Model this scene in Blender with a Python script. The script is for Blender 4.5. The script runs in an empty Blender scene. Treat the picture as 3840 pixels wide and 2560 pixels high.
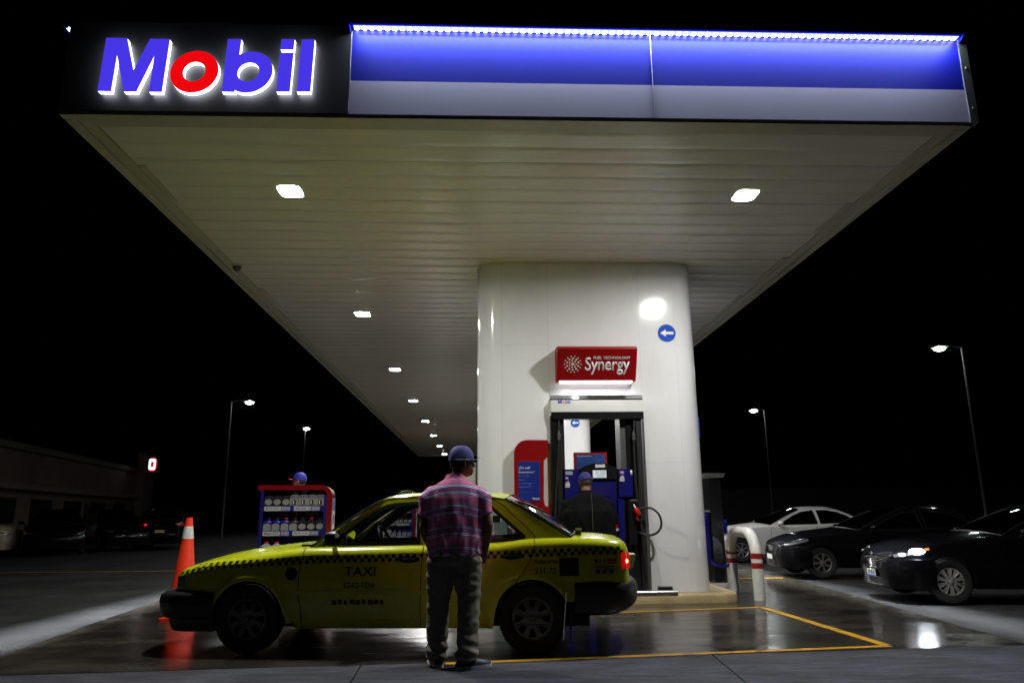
import bpy, bmesh, math, random
from mathutils import Vector, Matrix, noise
from mathutils.geometry import tessellate_polygon
random.seed(7)
SC = bpy.context.scene
COL = SC.collection
PI = math.pi

# ------------------------------------------------------------------ camera
F_PX, PITCH, YAW, ROLL, CAM_H = 2780.81, 0.22999, 0.043594, -0.009721, 1.125
def cam_basis():
    cy, sy = math.cos(YAW), math.sin(YAW)
    F = Vector((sy, cy, 0)); R = Vector((cy, -sy, 0)); U = Vector((0, 0, 1))
    cp, sp = math.cos(PITCH), math.sin(PITCH)
    F2 = F*cp + U*sp; U2 = U*cp - F*sp
    cr, sr = math.cos(ROLL), math.sin(ROLL)
    return R*cr + U2*sr, U2*cr - R*sr, F2
CR, CU, CF = cam_basis()
cd = bpy.data.cameras.new('camera')
cam = bpy.data.objects.new('camera', cd); COL.objects.link(cam)
cd.sensor_width = 36.0; cd.lens = F_PX/3840*36.0
cd.clip_start = 0.05; cd.clip_end = 600
cam.matrix_world = Matrix(((CR.x, CU.x, -CF.x, 0), (CR.y, CU.y, -CF.y, 0), (CR.z, CU.z, -CF.z, CAM_H), (0, 0, 0, 1)))
SC.camera = cam
# ------------------------------------------------------------------ night sky
world = bpy.data.worlds.new('World'); SC.world = world; world.use_nodes = True
wn = world.node_tree
bg = wn.nodes['Background']
sky = wn.nodes.new('ShaderNodeTexSky'); sky.sky_type = 'NISHITA'; sky.sun_disc = False
sky.sun_elevation = math.radians(-6); sky.sun_rotation = math.radians(200)
wn.links.new(sky.outputs[0], bg.inputs[0]); bg.inputs[1].default_value = 0.0012
SC.view_settings.view_transform = 'Standard'; SC.view_settings.look = 'None'
SC.view_settings.exposure = 0.0; SC.view_settings.gamma = 1.0; SC.view_settings.use_curve_mapping = False
SC.cycles.use_denoising = True
SC.cycles.max_bounces = 8; SC.cycles.diffuse_bounces = 4; SC.cycles.glossy_bounces = 4
SC.cycles.transparent_max_bounces = 12; SC.cycles.sample_clamp_indirect = 6.0
SC.cycles.caustics_reflective = False; SC.cycles.caustics_refractive = False

# ------------------------------------------------------------------ pixel rays (photo measured at 2352 px width)
PS = 3840/2352
def ray(x, y):
    x *= PS; y *= PS
    return CF + CR*((x-1920)/F_PX) + CU*((1280-y)/F_PX)
CO = Vector((0, 0, CAM_H))
def on_y(x, y, Y):
    d = ray(x, y); return CO + d*(Y/d.y)
def on_z(x, y, z=0.0):
    d = ray(x, y); return CO + d*((z-CAM_H)/d.z)

# ------------------------------------------------------------------ materials
MATS = {}
def mat(name, col=(0.5, 0.5, 0.5), rough=0.5, metal=0.0, spec=0.5, var=0.0, vscale=6.0, bump=0.0, bscale=60.0,
        emit=None, estr=0.0, coat=0.0, rvar=0.0, col2=None, stretch=None, alpha=1.0, sss=0):
    if name in MATS: return MATS[name]
    m = bpy.data.materials.new(name); m.use_nodes = True
    nt = m.node_tree; b = nt.nodes['Principled BSDF']
    b.inputs['Base Color'].default_value = (*col, 1)
    b.inputs['Roughness'].default_value = rough
    b.inputs['Metallic'].default_value = metal
    b.inputs['Specular IOR Level'].default_value = spec
    if coat:
        b.inputs['Coat Weight'].default_value = coat; b.inputs['Coat Roughness'].default_value = 0.06
    if emit is not None:
        b.inputs['Emission Color'].default_value = (*emit, 1); b.inputs['Emission Strength'].default_value = estr
    vec = None
    if var or bump or rvar or col2:
        tc = nt.nodes.new('ShaderNodeTexCoord'); mp = nt.nodes.new('ShaderNodeMapping')
        nt.links.new(tc.outputs['Object'], mp.inputs[0])
        if stretch: mp.inputs['Scale'].default_value = stretch
        vec = mp.outputs[0]
    if var or col2:
        n = nt.nodes.new('ShaderNodeTexNoise'); n.inputs['Scale'].default_value = vscale; n.inputs['Detail'].default_value = 6
        n.inputs['Roughness'].default_value = 0.65
        nt.links.new(vec, n.inputs['Vector'])
        r = nt.nodes.new('ShaderNodeValToRGB')
        c2 = col2 if col2 else tuple(max(0, c*(1-var)) for c in col)
        c1 = col if col2 else tuple(min(1, c*(1+var*0.6)) for c in col)
        r.color_ramp.elements[0].position = 0.32; r.color_ramp.elements[1].position = 0.68
        r.color_ramp.elements[0].color = (*c2, 1); r.color_ramp.elements[1].color = (*c1, 1)
        nt.links.new(n.outputs['Fac'], r.inputs[0]); nt.links.new(r.outputs[0], b.inputs['Base Color'])
    if rvar:
        n2 = nt.nodes.new('ShaderNodeTexNoise'); n2.inputs['Scale'].default_value = vscale*1.7; n2.inputs['Detail'].default_value = 5
        nt.links.new(vec, n2.inputs['Vector'])
        mr = nt.nodes.new('ShaderNodeMapRange'); mr.inputs['From Min'].default_value = 0.3; mr.inputs['From Max'].default_value = 0.7
        mr.inputs['To Min'].default_value = max(0.02, rough-rvar); mr.inputs['To Max'].default_value = min(1, rough+rvar)
        nt.links.new(n2.outputs['Fac'], mr.inputs['Value']); nt.links.new(mr.outputs[0], b.inputs['Roughness'])
    if bump:
        n3 = nt.nodes.new('ShaderNodeTexNoise'); n3.inputs['Scale'].default_value = bscale; n3.inputs['Detail'].default_value = 4
        nt.links.new(vec, n3.inputs['Vector'])
        bp = nt.nodes.new('ShaderNodeBump'); bp.inputs['Strength'].default_value = bump; bp.inputs['Distance'].default_value = 0.01
        nt.links.new(n3.outputs['Fac'], bp.inputs['Height']); nt.links.new(bp.outputs[0], b.inputs['Normal'])
    MATS[name] = m
    return m
def glow(name, col, s):
    """a lamp face: plain emission"""
    if name in MATS: return MATS[name]
    m = bpy.data.materials.new(name); m.use_nodes = True; nt = m.node_tree; nt.nodes.clear()
    e = nt.nodes.new('ShaderNodeEmission'); e.inputs[0].default_value = (*col, 1); e.inputs[1].default_value = s
    o = nt.nodes.new('ShaderNodeOutputMaterial'); nt.links.new(e.outputs[0], o.inputs[0])
    MATS[name] = m; return m
def glass(name, tint=(0.5, 0.55, 0.55), refl=1.0):
    """thin tinted pane: transparent tint plus a sharp fresnel reflection"""
    if name in MATS: return MATS[name]
    m = bpy.data.materials.new(name); m.use_nodes = True; nt = m.node_tree; nt.nodes.clear()
    t = nt.nodes.new('ShaderNodeBsdfTransparent'); t.inputs[0].default_value = (*tint, 1)
    g = nt.nodes.new('ShaderNodeBsdfGlossy'); g.inputs[0].default_value = (refl, refl, refl, 1); g.inputs['Roughness'].default_value = 0.02
    f = nt.nodes.new('ShaderNodeFresnel'); f.inputs[0].default_value = 1.5
    mx = nt.nodes.new('ShaderNodeMixShader'); o = nt.nodes.new('ShaderNodeOutputMaterial')
    nt.links.new(f.outputs[0], mx.inputs[0]); nt.links.new(t.outputs[0], mx.inputs[1]); nt.links.new(g.outputs[0], mx.inputs[2])
    nt.links.new(mx.outputs[0], o.inputs[0]); MATS[name] = m; return m

def stain(m, scale, lo, pos=(0.42, 0.55), stretch=(1, 1, 1), rough_add=0.0):
    """irregular dirt: multiplies the base colour (and roughens) where a second noise is low"""
    nt = m.node_tree; b = nt.nodes['Principled BSDF']; l = b.inputs['Base Color'].links[0]; src = l.from_socket
    tc = nt.nodes.new('ShaderNodeTexCoord'); mp = nt.nodes.new('ShaderNodeMapping'); mp.inputs['Scale'].default_value = stretch; mp.inputs['Location'].default_value = (3.1, 7.7, 1.3)
    n = nt.nodes.new('ShaderNodeTexNoise'); n.inputs['Scale'].default_value = scale; n.inputs['Detail'].default_value = 7; n.inputs['Roughness'].default_value = 0.7; n.inputs['Distortion'].default_value = 0.6
    r = nt.nodes.new('ShaderNodeValToRGB'); r.color_ramp.elements[0].position = pos[0]; r.color_ramp.elements[1].position = pos[1]
    r.color_ramp.elements[0].color = (lo, lo, lo, 1); r.color_ramp.elements[1].color = (1, 1, 1, 1)
    mx = nt.nodes.new('ShaderNodeMix'); mx.data_type = 'RGBA'; mx.blend_type = 'MULTIPLY'; mx.inputs[0].default_value = 1.0
    nt.links.new(tc.outputs['Object'], mp.inputs[0]); nt.links.new(mp.outputs[0], n.inputs['Vector']); nt.links.new(n.outputs['Fac'], r.inputs[0])
    nt.links.new(src, mx.inputs[6]); nt.links.new(r.outputs[0], mx.inputs[7]); nt.links.new(mx.outputs[2], b.inputs['Base Color'])

# ------------------------------------------------------------------ mesh builder
class MB:
    def __init__(s): s.bm = bmesh.new(); s.mi = 0
    def _f(s, vs):
        try:
            f = s.bm.faces.new(vs); f.material_index = s.mi; return f
        except ValueError: return None
    def v(s, p): return s.bm.verts.new(p)
    def face(s, pts): return s._f([s.v(p) for p in pts])
    def box(s, x0, x1, y0, y1, z0, z1, M=None):
        P = [Vector(p) for p in ((x0,y0,z0),(x1,y0,z0),(x1,y1,z0),(x0,y1,z0),(x0,y0,z1),(x1,y0,z1),(x1,y1,z1),(x0,y1,z1))]
        if M: P = [M @ p for p in P]
        v = [s.v(p) for p in P]
        for q in ((0,3,2,1),(4,5,6,7),(0,1,5,4),(1,2,6,5),(2,3,7,6),(3,0,4,7)): s._f([v[i] for i in q])
        return s
    def grid(s, rows, closed_u=False, closed_v=False):
        vs = [[s.v(p) for p in r] for r in rows]
        nu = len(vs); nv = len(vs[0])
        for i in range(nu if closed_u else nu-1):
            for j in range(nv if closed_v else nv-1):
                a = vs[i][j]; b = vs[(i+1) % nu][j]; c = vs[(i+1) % nu][(j+1) % nv]; d = vs[i][(j+1) % nv]
                s._f([a, b, c, d])
        return vs
    def cap(s, ring): return s._f(list(ring))
    def tube(s, path, r, n=8, caps=True, closed=False):
        path = [Vector(p) for p in path]; N = len(path)
        rr = r if isinstance(r, (list, tuple)) else [r]*N
        up = None; rings = []
        for i, p in enumerate(path):
            a = path[i-1] if (i > 0 or closed) else p; b = path[(i+1) % N] if (i < N-1 or closed) else p
            t = (b-a).normalized()
            if up is None:
                up = Vector((0, 0, 1)) if abs(t.z) < 0.9 else Vector((1, 0, 0))
            sd = t.cross(up)
            if sd.length < 1e-6: sd = t.cross(Vector((0, 1, 0)))
            sd.normalize(); up2 = sd.cross(t).normalized(); up = up2
            rings.append([p + (sd*math.cos(2*PI*k/n) + up2*math.sin(2*PI*k/n))*rr[i] for k in range(n)])
        vs = s.grid(rings, closed_u=closed, closed_v=True)
        if caps and not closed: s.cap(vs[0]); s.cap(vs[-1][::-1])
        return s
    def lathe(s, prof, n=24, M=None, cap0=False, cap1=False):
        rows = []
        for r, z in prof:
            row = [Vector((r*math.cos(2*PI*k/n), r*math.sin(2*PI*k/n), z)) for k in range(n)]
            if M: row = [M @ p for p in row]
            rows.append(row)
        vs = s.grid(rows, closed_v=True)
        if cap0: s.cap(vs[0])
        if cap1: s.cap(vs[-1])
        return s
    def prism(s, pts, f0, f1, holes=()):
        """2-D outline (with holes) extruded between maps f0(p), f1(p) -> Vector"""
        loops = [list(pts)] + [list(h) for h in holes]
        flat = [p for l in loops for p in l]
        tris = tessellate_polygon([[Vector((p[0], p[1], 0)) for p in l] for l in loops])
        A = [s.v(f0(p)) for p in flat]; B = [s.v(f1(p)) for p in flat]
        for t in tris: s._f([A[i] for i in t]); s._f([B[i] for i in reversed(t)])
        k = 0
        for l in loops:
            n = len(l)
            for i in range(n):
                a, b = k+i, k+(i+1) % n
                s._f([A[a], A[b], B[b], B[a]])
            k += n
        return s
    def flat(s, pts, f, holes=()):
        loops = [list(pts)] + [list(h) for h in holes]
        flat = [p for l in loops for p in l]
        A = [s.v(f(p)) for p in flat]
        for t in tessellate_polygon([[Vector((p[0], p[1], 0)) for p in l] for l in loops]): s._f([A[i] for i in t])
        return s
    def bevel(s, w, seg=2, ang=35):
        ed = [e for e in s.bm.edges if len(e.link_faces) == 2 and e.calc_face_angle(0) > math.radians(ang)]
        if ed: bmesh.ops.bevel(s.bm, geom=ed, offset=w, segments=seg, affect='EDGES', profile=0.5)
        return s
    def mesh(s, name, m, smooth=True, ang=40, fix=True):
        if fix:
            bmesh.ops.remove_doubles(s.bm, verts=s.bm.verts, dist=1e-5)
            bmesh.ops.recalc_face_normals(s.bm, faces=s.bm.faces)
        me = bpy.data.meshes.new(name); s.bm.to_mesh(me); s.bm.free()
        for mm in (m if isinstance(m, (list, tuple)) else [m]): me.materials.append(mm)
        if smooth:
            me.shade_smooth()
            try: me.set_sharp_from_angle(angle=math.radians(ang))
            except Exception: pass
        return me
    def obj(s, name, m, parent=None, smooth=True, ang=40, loc=None, rz=0, fix=True):
        return link(name, s.mesh(name, m, smooth, ang, fix), parent, loc, rz)
def link(name, me, parent=None, loc=None, rz=0):
    o = bpy.data.objects.new(name, me); COL.objects.link(o)
    if parent is not None: o.parent = parent
    if loc is not None: o.location = loc
    if rz: o.rotation_euler = (0, 0, rz)
    return o
def tag(o, label, cat, group=None):
    o['label'] = label; o['category'] = cat
    if group: o['group'] = group
    return o
def thing(name, label, cat, loc=(0, 0, 0), rz=0, group=None):
    o = link(name, None, None, loc, rz); o.empty_display_size = 0.2
    return tag(o, label, cat, group)
def struct(o, kind='structure'):
    o['kind'] = kind; return o
def copy_tree(o, parent=None):
    c = o.copy(); COL.objects.link(c); c.parent = parent
    for ch in list(o.children): copy_tree(ch, c)
    return c
def lamp(name, kind, parent, loc, rot=(0, 0, 0), power=100, col=(1, 1, 1), **kw):
    l = bpy.data.lights.new(name, kind); l.energy = power; l.color = col
    for k, v in kw.items(): setattr(l, k, v)
    o = bpy.data.objects.new(name, l); COL.objects.link(o); o.parent = parent; o.location = loc; o.rotation_euler = rot
    return o
def text(name, body, m, parent, loc, width=None, height=None, rot=(PI/2, 0, 0), bold=0.0, extrude=0.0015, shear=0.0, align='LEFT', spacing=1.0, size=1.0, line=1.0):
    """lettering from the built-in font, scaled to a given width or height in metres"""
    cu = bpy.data.curves.new(name, 'FONT'); cu.body = body; cu.offset = bold; cu.shear = shear; cu.space_character = spacing
    cu.align_x = align; cu.size = size; cu.resolution_u = 4; cu.space_line = line
    tmp = bpy.data.objects.new('tmp', cu); COL.objects.link(tmp)
    dg = bpy.context.evaluated_depsgraph_get()
    me = bpy.data.meshes.new_from_object(tmp.evaluated_get(dg)); bpy.data.objects.remove(tmp); bpy.data.curves.remove(cu)
    xs = [v.co.x for v in me.vertices]; ys = [v.co.y for v in me.vertices]
    if not xs: return None
    w = max(xs)-min(xs); h = max(ys)-min(ys)
    k = width/w if width else height/h
    ky = k if not (width and height) else height/h
    x0 = min(xs) if align == 'LEFT' else (max(xs)+min(xs))/2; y0 = min(ys)
    for v in me.vertices: v.co = Vector(((v.co.x-x0)*k, (v.co.y-y0)*ky, 0))
    if extrude:
        bm = bmesh.new(); bm.from_mesh(me); r = bmesh.ops.extrude_face_region(bm, geom=bm.faces[:])
        for v in [g for g in r['geom'] if isinstance(g, bmesh.types.BMVert)]: v.co.z += extrude
        bmesh.ops.recalc_face_normals(bm, faces=bm.faces); bm.to_mesh(me); bm.free()
    me.materials.clear(); me.materials.append(m); me.name = name
    o = link(name, me, parent, loc); o.rotation_euler = rot
    return o
def lerp(a, b, t): return a + (b-a)*t
def pl(xs, ys, smooth=True):
    """interpolating function through samples (monotone cubic)"""
    n = len(xs); d = [(ys[i+1]-ys[i])/(xs[i+1]-xs[i]) for i in range(n-1)]
    m = [d[0]] + [0 if d[i-1]*d[i] <= 0 else 2*d[i-1]*d[i]/(d[i-1]+d[i]) for i in range(1, n-1)] + [d[-1]]
    def f(x):
        if x <= xs[0]: return ys[0]
        if x >= xs[-1]: return ys[-1]
        i = 0
        while x > xs[i+1]: i += 1
        h = xs[i+1]-xs[i]; t = (x-xs[i])/h
        if not smooth: return lerp(ys[i], ys[i+1], t)
        return (2*t**3-3*t**2+1)*ys[i] + (t**3-2*t**2+t)*h*m[i] + (-2*t**3+3*t**2)*ys[i+1] + (t**3-t**2)*h*m[i+1]
    return f
def ell(cx, cy, a, b, t0=0, t1=2*PI, n=32, sh=0.0, end=False):
    out = []
    for k in range(n + (1 if end else 0)):
        t = t0 + (t1-t0)*k/n
        y = b*math.sin(t); out.append((cx + a*math.cos(t) - sh*y*0 + sh*y, cy + y))
    return out
def rrect(x0, x1, y0, y1, r, n=5):
    P = []
    for cx, cy, a in ((x1-r, y0+r, -PI/2), (x1-r, y1-r, 0), (x0+r, y1-r, PI/2), (x0+r, y0+r, PI)):
        for k in range(n+1):
            t = a + PI/2*k/n; P.append((cx + r*math.cos(t), cy + r*math.sin(t)))
    return P
# ================================================================== materials used all over
WHITE = (0.80, 0.80, 0.79)
M_conc = mat('rough_concrete', (0.060, 0.059, 0.078), 0.75, var=0.6, vscale=6, bump=1.0, bscale=60, stretch=(0.35, 3.0, 1), spec=0.35)
M_lot = mat('lot_concrete', (0.036, 0.036, 0.036), 0.8, var=0.4, vscale=0.5, bump=0.4, bscale=30, spec=0.15)
M_slab = mat('polished_concrete', (0.044, 0.039, 0.030), 0.21, var=0.45, vscale=0.8, rvar=0.09, bump=0.06, bscale=14, stretch=(1, 2.2, 1), spec=0.5)
stain(M_conc, 2.6, 0.45, (0.40, 0.60), (0.6, 1.4, 1)); stain(M_lot, 0.9, 0.5, (0.40, 0.62))
M_yellow = mat('yellow_line_paint', (0.62, 0.32, 0.015), 0.4, var=0.35, vscale=9)
stain(M_slab, 1.1, 0.35, (0.38, 0.58), (1, 1.6, 1)); stain(M_yellow, 7, 0.35, (0.36, 0.46))
M_beige = mat('beige_kerb_paint', (0.50, 0.38, 0.20), 0.3, var=0.2, vscale=5)
M_white = mat('white_panel', (0.83, 0.83, 0.83), 0.12, var=0.03, vscale=2, spec=0.55, coat=0.3)
stain(M_white, 1.1, 0.955, (0.36, 0.60), (1.2, 1.2, 0.5))
M_soffit = mat('soffit_paint', (0.84, 0.84, 0.84), 0.22, var=0.06, vscale=3, bump=0.012, bscale=5, spec=0.6, stretch=(0.3, 1, 1))
stain(M_soffit, 1.6, 0.90, (0.36, 0.60), (0.5, 2, 1))
M_trim = mat('soffit_trim', (0.52, 0.51, 0.46), 0.3, var=0.08)
M_blackpanel = mat('sign_panel_black', (0.035, 0.036, 0.042), 0.42, var=0.1)
M_blue = mat('fascia_blue', (0.006, 0.010, 0.42), 0.55, var=0.05, vscale=2, spec=0.18)
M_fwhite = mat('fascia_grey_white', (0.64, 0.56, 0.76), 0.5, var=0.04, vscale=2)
M_alu = mat('aluminium', (0.66, 0.67, 0.67), 0.3, 0.9)
M_steel = mat('brushed_steel', (0.34, 0.34, 0.33), 0.32, 0.85, var=0.2, vscale=12, stretch=(6, 6, 0.4))
M_dark = mat('black_plastic', (0.012, 0.012, 0.013), 0.38, var=0.2)
M_rubber = mat('black_rubber', (0.014, 0.014, 0.014), 0.5)
M_red = mat('sign_red', (0.25, 0.001, 0.003), 0.45, var=0.05, spec=0.2)
M_pumpblue = mat('pump_blue', (0.006, 0.005, 0.13), 0.35, var=0.08)
M_txtwhite = mat('print_white', (0.78, 0.78, 0.76), 0.5)
M_txtblue = mat('print_blue', (0.02, 0.015, 0.35), 0.5)
M_txtred = mat('print_red', (0.70, 0.01, 0.01), 0.5)
M_txtdark = mat('print_black', (0.01, 0.01, 0.01), 0.5)

# ================================================================== canopy figures
XL, XR, YF, ZC, FT, YE = -3.7665, 4.6337, 6.1483, 4.6847, 0.884, 45.36
LX, RX, LY, LS = -2.1306, 3.0476, 7.8138, 5.2218
PY0 = 10.17                                     # front face of the first pillar
PX0, PX1 = -0.042, 3.11

# ================================================================== ground
m = MB(); m.face([(-260, -20, -0.012), (260, -20, -0.012), (260, 420, -0.012), (-260, 420, -0.012)])
struct(m.obj('ground', M_lot))
apron = MB(); apron.box(-14, 14, -3, 7.2, -0.30, -0.02)
AP = struct(apron.obj('apron', M_conc, smooth=False))
fe = lambda x: 6.06 + 0.064*(x+4.0) if x > -4 else 6.06          # front edge of the polished slab
ja, jb = on_z(1660.7, 1518.4), on_z(1720, 1568); jc, jd = on_z(820, 1541.5), on_z(804, 1568)
def jx(a, b, y): return a.x + (b.x-a.x)*(y-a.y)/(b.y-a.y)
cuts = [lambda y: -9.5, lambda y: -4.9, lambda y: jx(jc, jd, y), lambda y: jx(ja, jb, y), lambda y: 5.3, lambda y: 9.6]
for i in range(len(cuts)-1):
    g = 0.006
    pts = []
    for c, sgn in ((cuts[i], 1), (cuts[i+1], -1)):
        for y in ((2.2, None) if sgn > 0 else (None, 2.2)):
            x = c(y if y else 6.2) + sgn*g
            yy = y if y else fe(x)-0.008
            pts.append((x, yy))
    m = MB(); m.prism(pts, lambda p: Vector((p[0], p[1], 0)), lambda p: Vector((p[0], p[1], -0.1)))
    m.obj('concrete_slab', M_conc, AP, smooth=False)
SL = [(-4.0, 6.06), (4.70, 6.06+0.064*8.7), (5.70, 15.2), (6.6, 47), (-5.4, 47), (-4.57, 11.38), (-4.1, 7.0)]
m = MB(); m.prism(SL, lambda p: Vector((p[0], p[1], 0.0)), lambda p: Vector((p[0], p[1], -0.15)))
struct(m.obj('forecourt_slab', M_slab, smooth=False))
def paint(name, a, b, w, parent=None):
    a, b = Vector((*a, 0)), Vector((*b, 0)); d = (b-a).normalized(); n = Vector((-d.y, d.x, 0))*w/2
    m = MB(); N = 24; rnd = random.Random(hash(name) % 99)
    rows = []
    for k in range(N+1):
        c = a + (b-a)*k/N; j = 0.003
        rows.append([c - n*(1+rnd.uniform(-j, j)*8) + Vector((0, 0, 0.004)), c + n*(1+rnd.uniform(-j, j)*8) + Vector((0, 0, 0.004))])
    m.grid(rows); return m.obj(name, M_yellow, parent, fix=False)
LN = struct(paint('bay_marking', (-0.28, 6.235), (3.52, 6.66), 0.085))
paint('line', (3.505, 6.70), (3.44, 9.44), 0.10, LN)
paint('line', (-2.9, 8.38), (3.49, 9.45), 0.085, LN)
for nm, a, b in (('x', (4.5, 13.6), (9.0, 13.2)), ('y', (-14, 17.5), (-5.5, 17.4))):
    struct(paint('lane_marking', a, b, 0.1))

# islands (rounded kerbs)
def island(x0, x1, y0, y1, label):
    t = thing('pump_island', label, 'kerb', (0, 0, 0), group='pump islands')
    o = rrect(x0, x1, y0, y1, 0.3, 6)
    m = MB(); rings = []
    for off, z in ((0.0, -0.01), (0.0, 0.085), (0.012, 0.108), (0.035, 0.12)):
        q = rrect(x0+off, x1-off, y0+off, y1-off, 0.3-off, 6); rings.append([Vector((a, b, z)) for a, b in q])
    vs = m.grid(rings, closed_v=True); m.cap(vs[-1])
    m.obj('kerb', M_beige, t)
    q = rrect(x0+0.13, x1-0.13, y0+0.13, y1-0.13, 0.2, 6)
    m = MB(); m.prism(q, lambda p: Vector((*p, 0.124)), lambda p: Vector((*p, 0.10)))
    m.obj('paving', mat('island_top', (0.36, 0.30, 0.2), 0.35, var=0.2), t)
    return t
island(-3.75, 3.40, 9.95, 11.72, 'beige kerbed island under the pillar with the red fuel sign')
island(-3.75, 3.40, 20.45, 22.2, 'beige kerbed island under the second pillar, further in')
island(-3.75, 3.40, 30.95, 32.7, 'beige kerbed island at the third oil display, far in')

# ================================================================== canopy
CAN = thing('canopy', 'wide flat filling station canopy with white slatted soffit and blue fascia', 'canopy', (0, 0, ZC))
def P(x, y, z): return Vector((x, y, z-ZC))
PITCHP = 0.33
pk = MB(); rows = []
for s in (0.0015, 0.008, 0.1, 0.165, 0.23, 0.322, 0.3285):
    z = 0.0022 if s in (0.0015, 0.3285) else (0.0 + 0.0003*(1-((s-0.165)/0.145)**2))
    rows.append([Vector((XL+0.22, s, z)), Vector((0.43, s, z)), Vector((XR-0.22, s, z))])
rows.append([Vector((x, 0.3285, 0.03)) for x in (XL+0.22, 0.43, XR-0.22)]); rows.insert(0, [Vector((x, 0.0015, 0.03)) for x in (XL+0.22, 0.43, XR-0.22)])
pk.grid(rows)
pkm = pk.mesh('soffit_plank', M_soffit, ang=30)
y = YF+0.26; k = 0
rp = random.Random(3)
while y < YE-0.3:
    o = link('soffit_plank', pkm, CAN, (0, y, rp.uniform(-0.0012, 0.0012))); o.rotation_euler = (rp.uniform(-0.0022, 0.0022), rp.uniform(-0.0004, 0.0004), 0)
    y += PITCHP; k += 1
m = MB(); m.box(XL+0.05, XR-0.05, YF+0.05, YE-0.05, 0.06, 0.14); m.obj('deck', M_dark, CAN)
# perimeter trims: lower angle, gutter line, inner angle
for nm, x0, x1, y0, y1, z0, z1 in (('soffit_trim', XL+0.0, XR, YF+0.003, YF+0.09, -0.035, -0.001), ('soffit_trim', XL+0.2, XR-0.2, YF+0.10, YF+0.26, -0.008, 0.05),
        ('soffit_trim', XL, XL+0.08, YF+0.10, YE, -0.035, 0.05), ('soffit_trim', XR-0.08, XR, YF+0.10, YE, -0.035, 0.05),
        ('soffit_trim', XL+0.10, XL+0.21, YF+0.10, YE, -0.012, 0.05), ('soffit_trim', XR-0.21, XR-0.10, YF+0.10, YE, -0.012, 0.05),
        ('soffit_trim', XL, XR, YE+0.002, YE+0.09, -0.035, 0.05)):
    m = MB(); m.box(x0, x1, y0, y1, z0, z1); m.bevel(0.008, 2); m.obj(nm, M_trim, CAN)
for s, x in ((-1, XL), (1, XR)):         # loose ends of edge flashing hanging just under the trim
    for q in range(7):
        yy = 8 + q*1.9 if s > 0 else 7.2 + q*4.3
        m = MB(); m.box(x - s*0.30, x - s*0.225, yy, yy+0.9+0.3*q % 0.7, -0.016, -0.004); m.obj('flashing', M_trim, CAN)
# front fascia
XD, XD2 = on_y(805, 160, YF).x, on_y(1498, 180, YF).x
ZT = FT
m = MB(); m.box(XL, XD-0.004, YF-0.012, YF+0.04, 0.0, ZT+0.02); m.bevel(0.004, 1); m.obj('sign_panel', M_blackpanel, CAN)
zw = on_y(1100, 191, YF).z - ZC
for a, b in ((XD+0.006, XD2-0.003), (XD2+0.003, XR-0.03)):
    m = MB(); m.box(a, b, YF-0.004, YF+0.04, zw+0.002, ZT-0.02); m.obj('blue_panel', M_blue, CAN)
    m = MB(); m.box(a, b, YF-0.006, YF+0.04, 0.0, zw); m.obj('white_panel', M_fwhite, CAN)
for xx in (XD-0.002, XD2-0.002):
    m = MB(); m.box(xx, xx+0.005, YF-0.010, YF-0.004, 0.002, ZT-0.03); m.obj('joint_strip', M_fwhite, CAN)
m = MB(); m.box(XR-0.03, XR+0.05, YF-0.02, YF+0.05, -0.01, ZT+0.0); m.bevel(0.006, 2); CP = m.obj('corner_post', M_alu, CAN)
for z in (0.14, 0.56):
    mm = MB(); mm.lathe([(0.0, 0.006), (0.012, 0.005), (0.014, 0)], 10, Matrix.Translation((XR+0.015, YF-0.0205, z)) @ Matrix.Rotation(PI/2, 4, 'X')); mm.obj('rivet', M_alu, CP)
# light hood on top of the blue panels
hx0, hx1 = XD-0.01, XR-0.02
m = MB()
prof = [(-0.0045, ZT-0.006), (-0.075, ZT-0.004), (-0.085, ZT-0.002), (-0.085, ZT+0.010), (-0.0045, ZT+0.016)]
rows = [[Vector((x, YF+a, b)) for a, b in prof] for x in (hx0, hx1)]
vs = m.grid(rows, closed_v=True); m.cap(vs[0]); m.cap(vs[1][::-1])
HOOD = m.obj('light_hood', M_blue, CAN, smooth=False)
for x in (hx0-0.012, hx1):
    m = MB(); m.prism([(0.0, ZT-0.06), (-0.10, ZT-0.025), (-0.10, ZT+0.014), (0.0, ZT+0.02)], lambda p: Vector((x, YF+p[0]-0.002, p[1])), lambda p: Vector((x+0.012, YF+p[0]-0.002, p[1])))
    m.obj('hood_end', M_blue, CAN, smooth=False)
M_led = glow('led_white', (0.92, 0.95, 1.0), 55)
dm = MB(); dm.box(-0.016, 0.016, -0.018, 0.018, -0.012, -0.007); ledm = dm.mesh('led', M_led, smooth=False)
m = MB(); m.box(hx0+0.03, hx1-0.02, YF-0.062, YF-0.006, ZT-0.0125, ZT-0.0065); m.obj('led_channel', glow('led_channel', (0.50, 0.60, 1.0), 1.5), HOOD, smooth=False)
NLED = 82
for i in range(NLED):
    link('led', ledm, HOOD, (hx0 + (hx1-hx0)*(i+0.8)/(NLED+0.6), YF-0.032, ZT-0.006))
lamp('strip_light', 'AREA', CAN, ((hx0+hx1)/2, YF-0.05, ZT-0.026), (math.radians(-30), 0, 0), 120, (0.70, 0.87, 1.0), shape='RECTANGLE', size=hx1-hx0-0.1, size_y=0.02, spread=math.radians(165))
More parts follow.
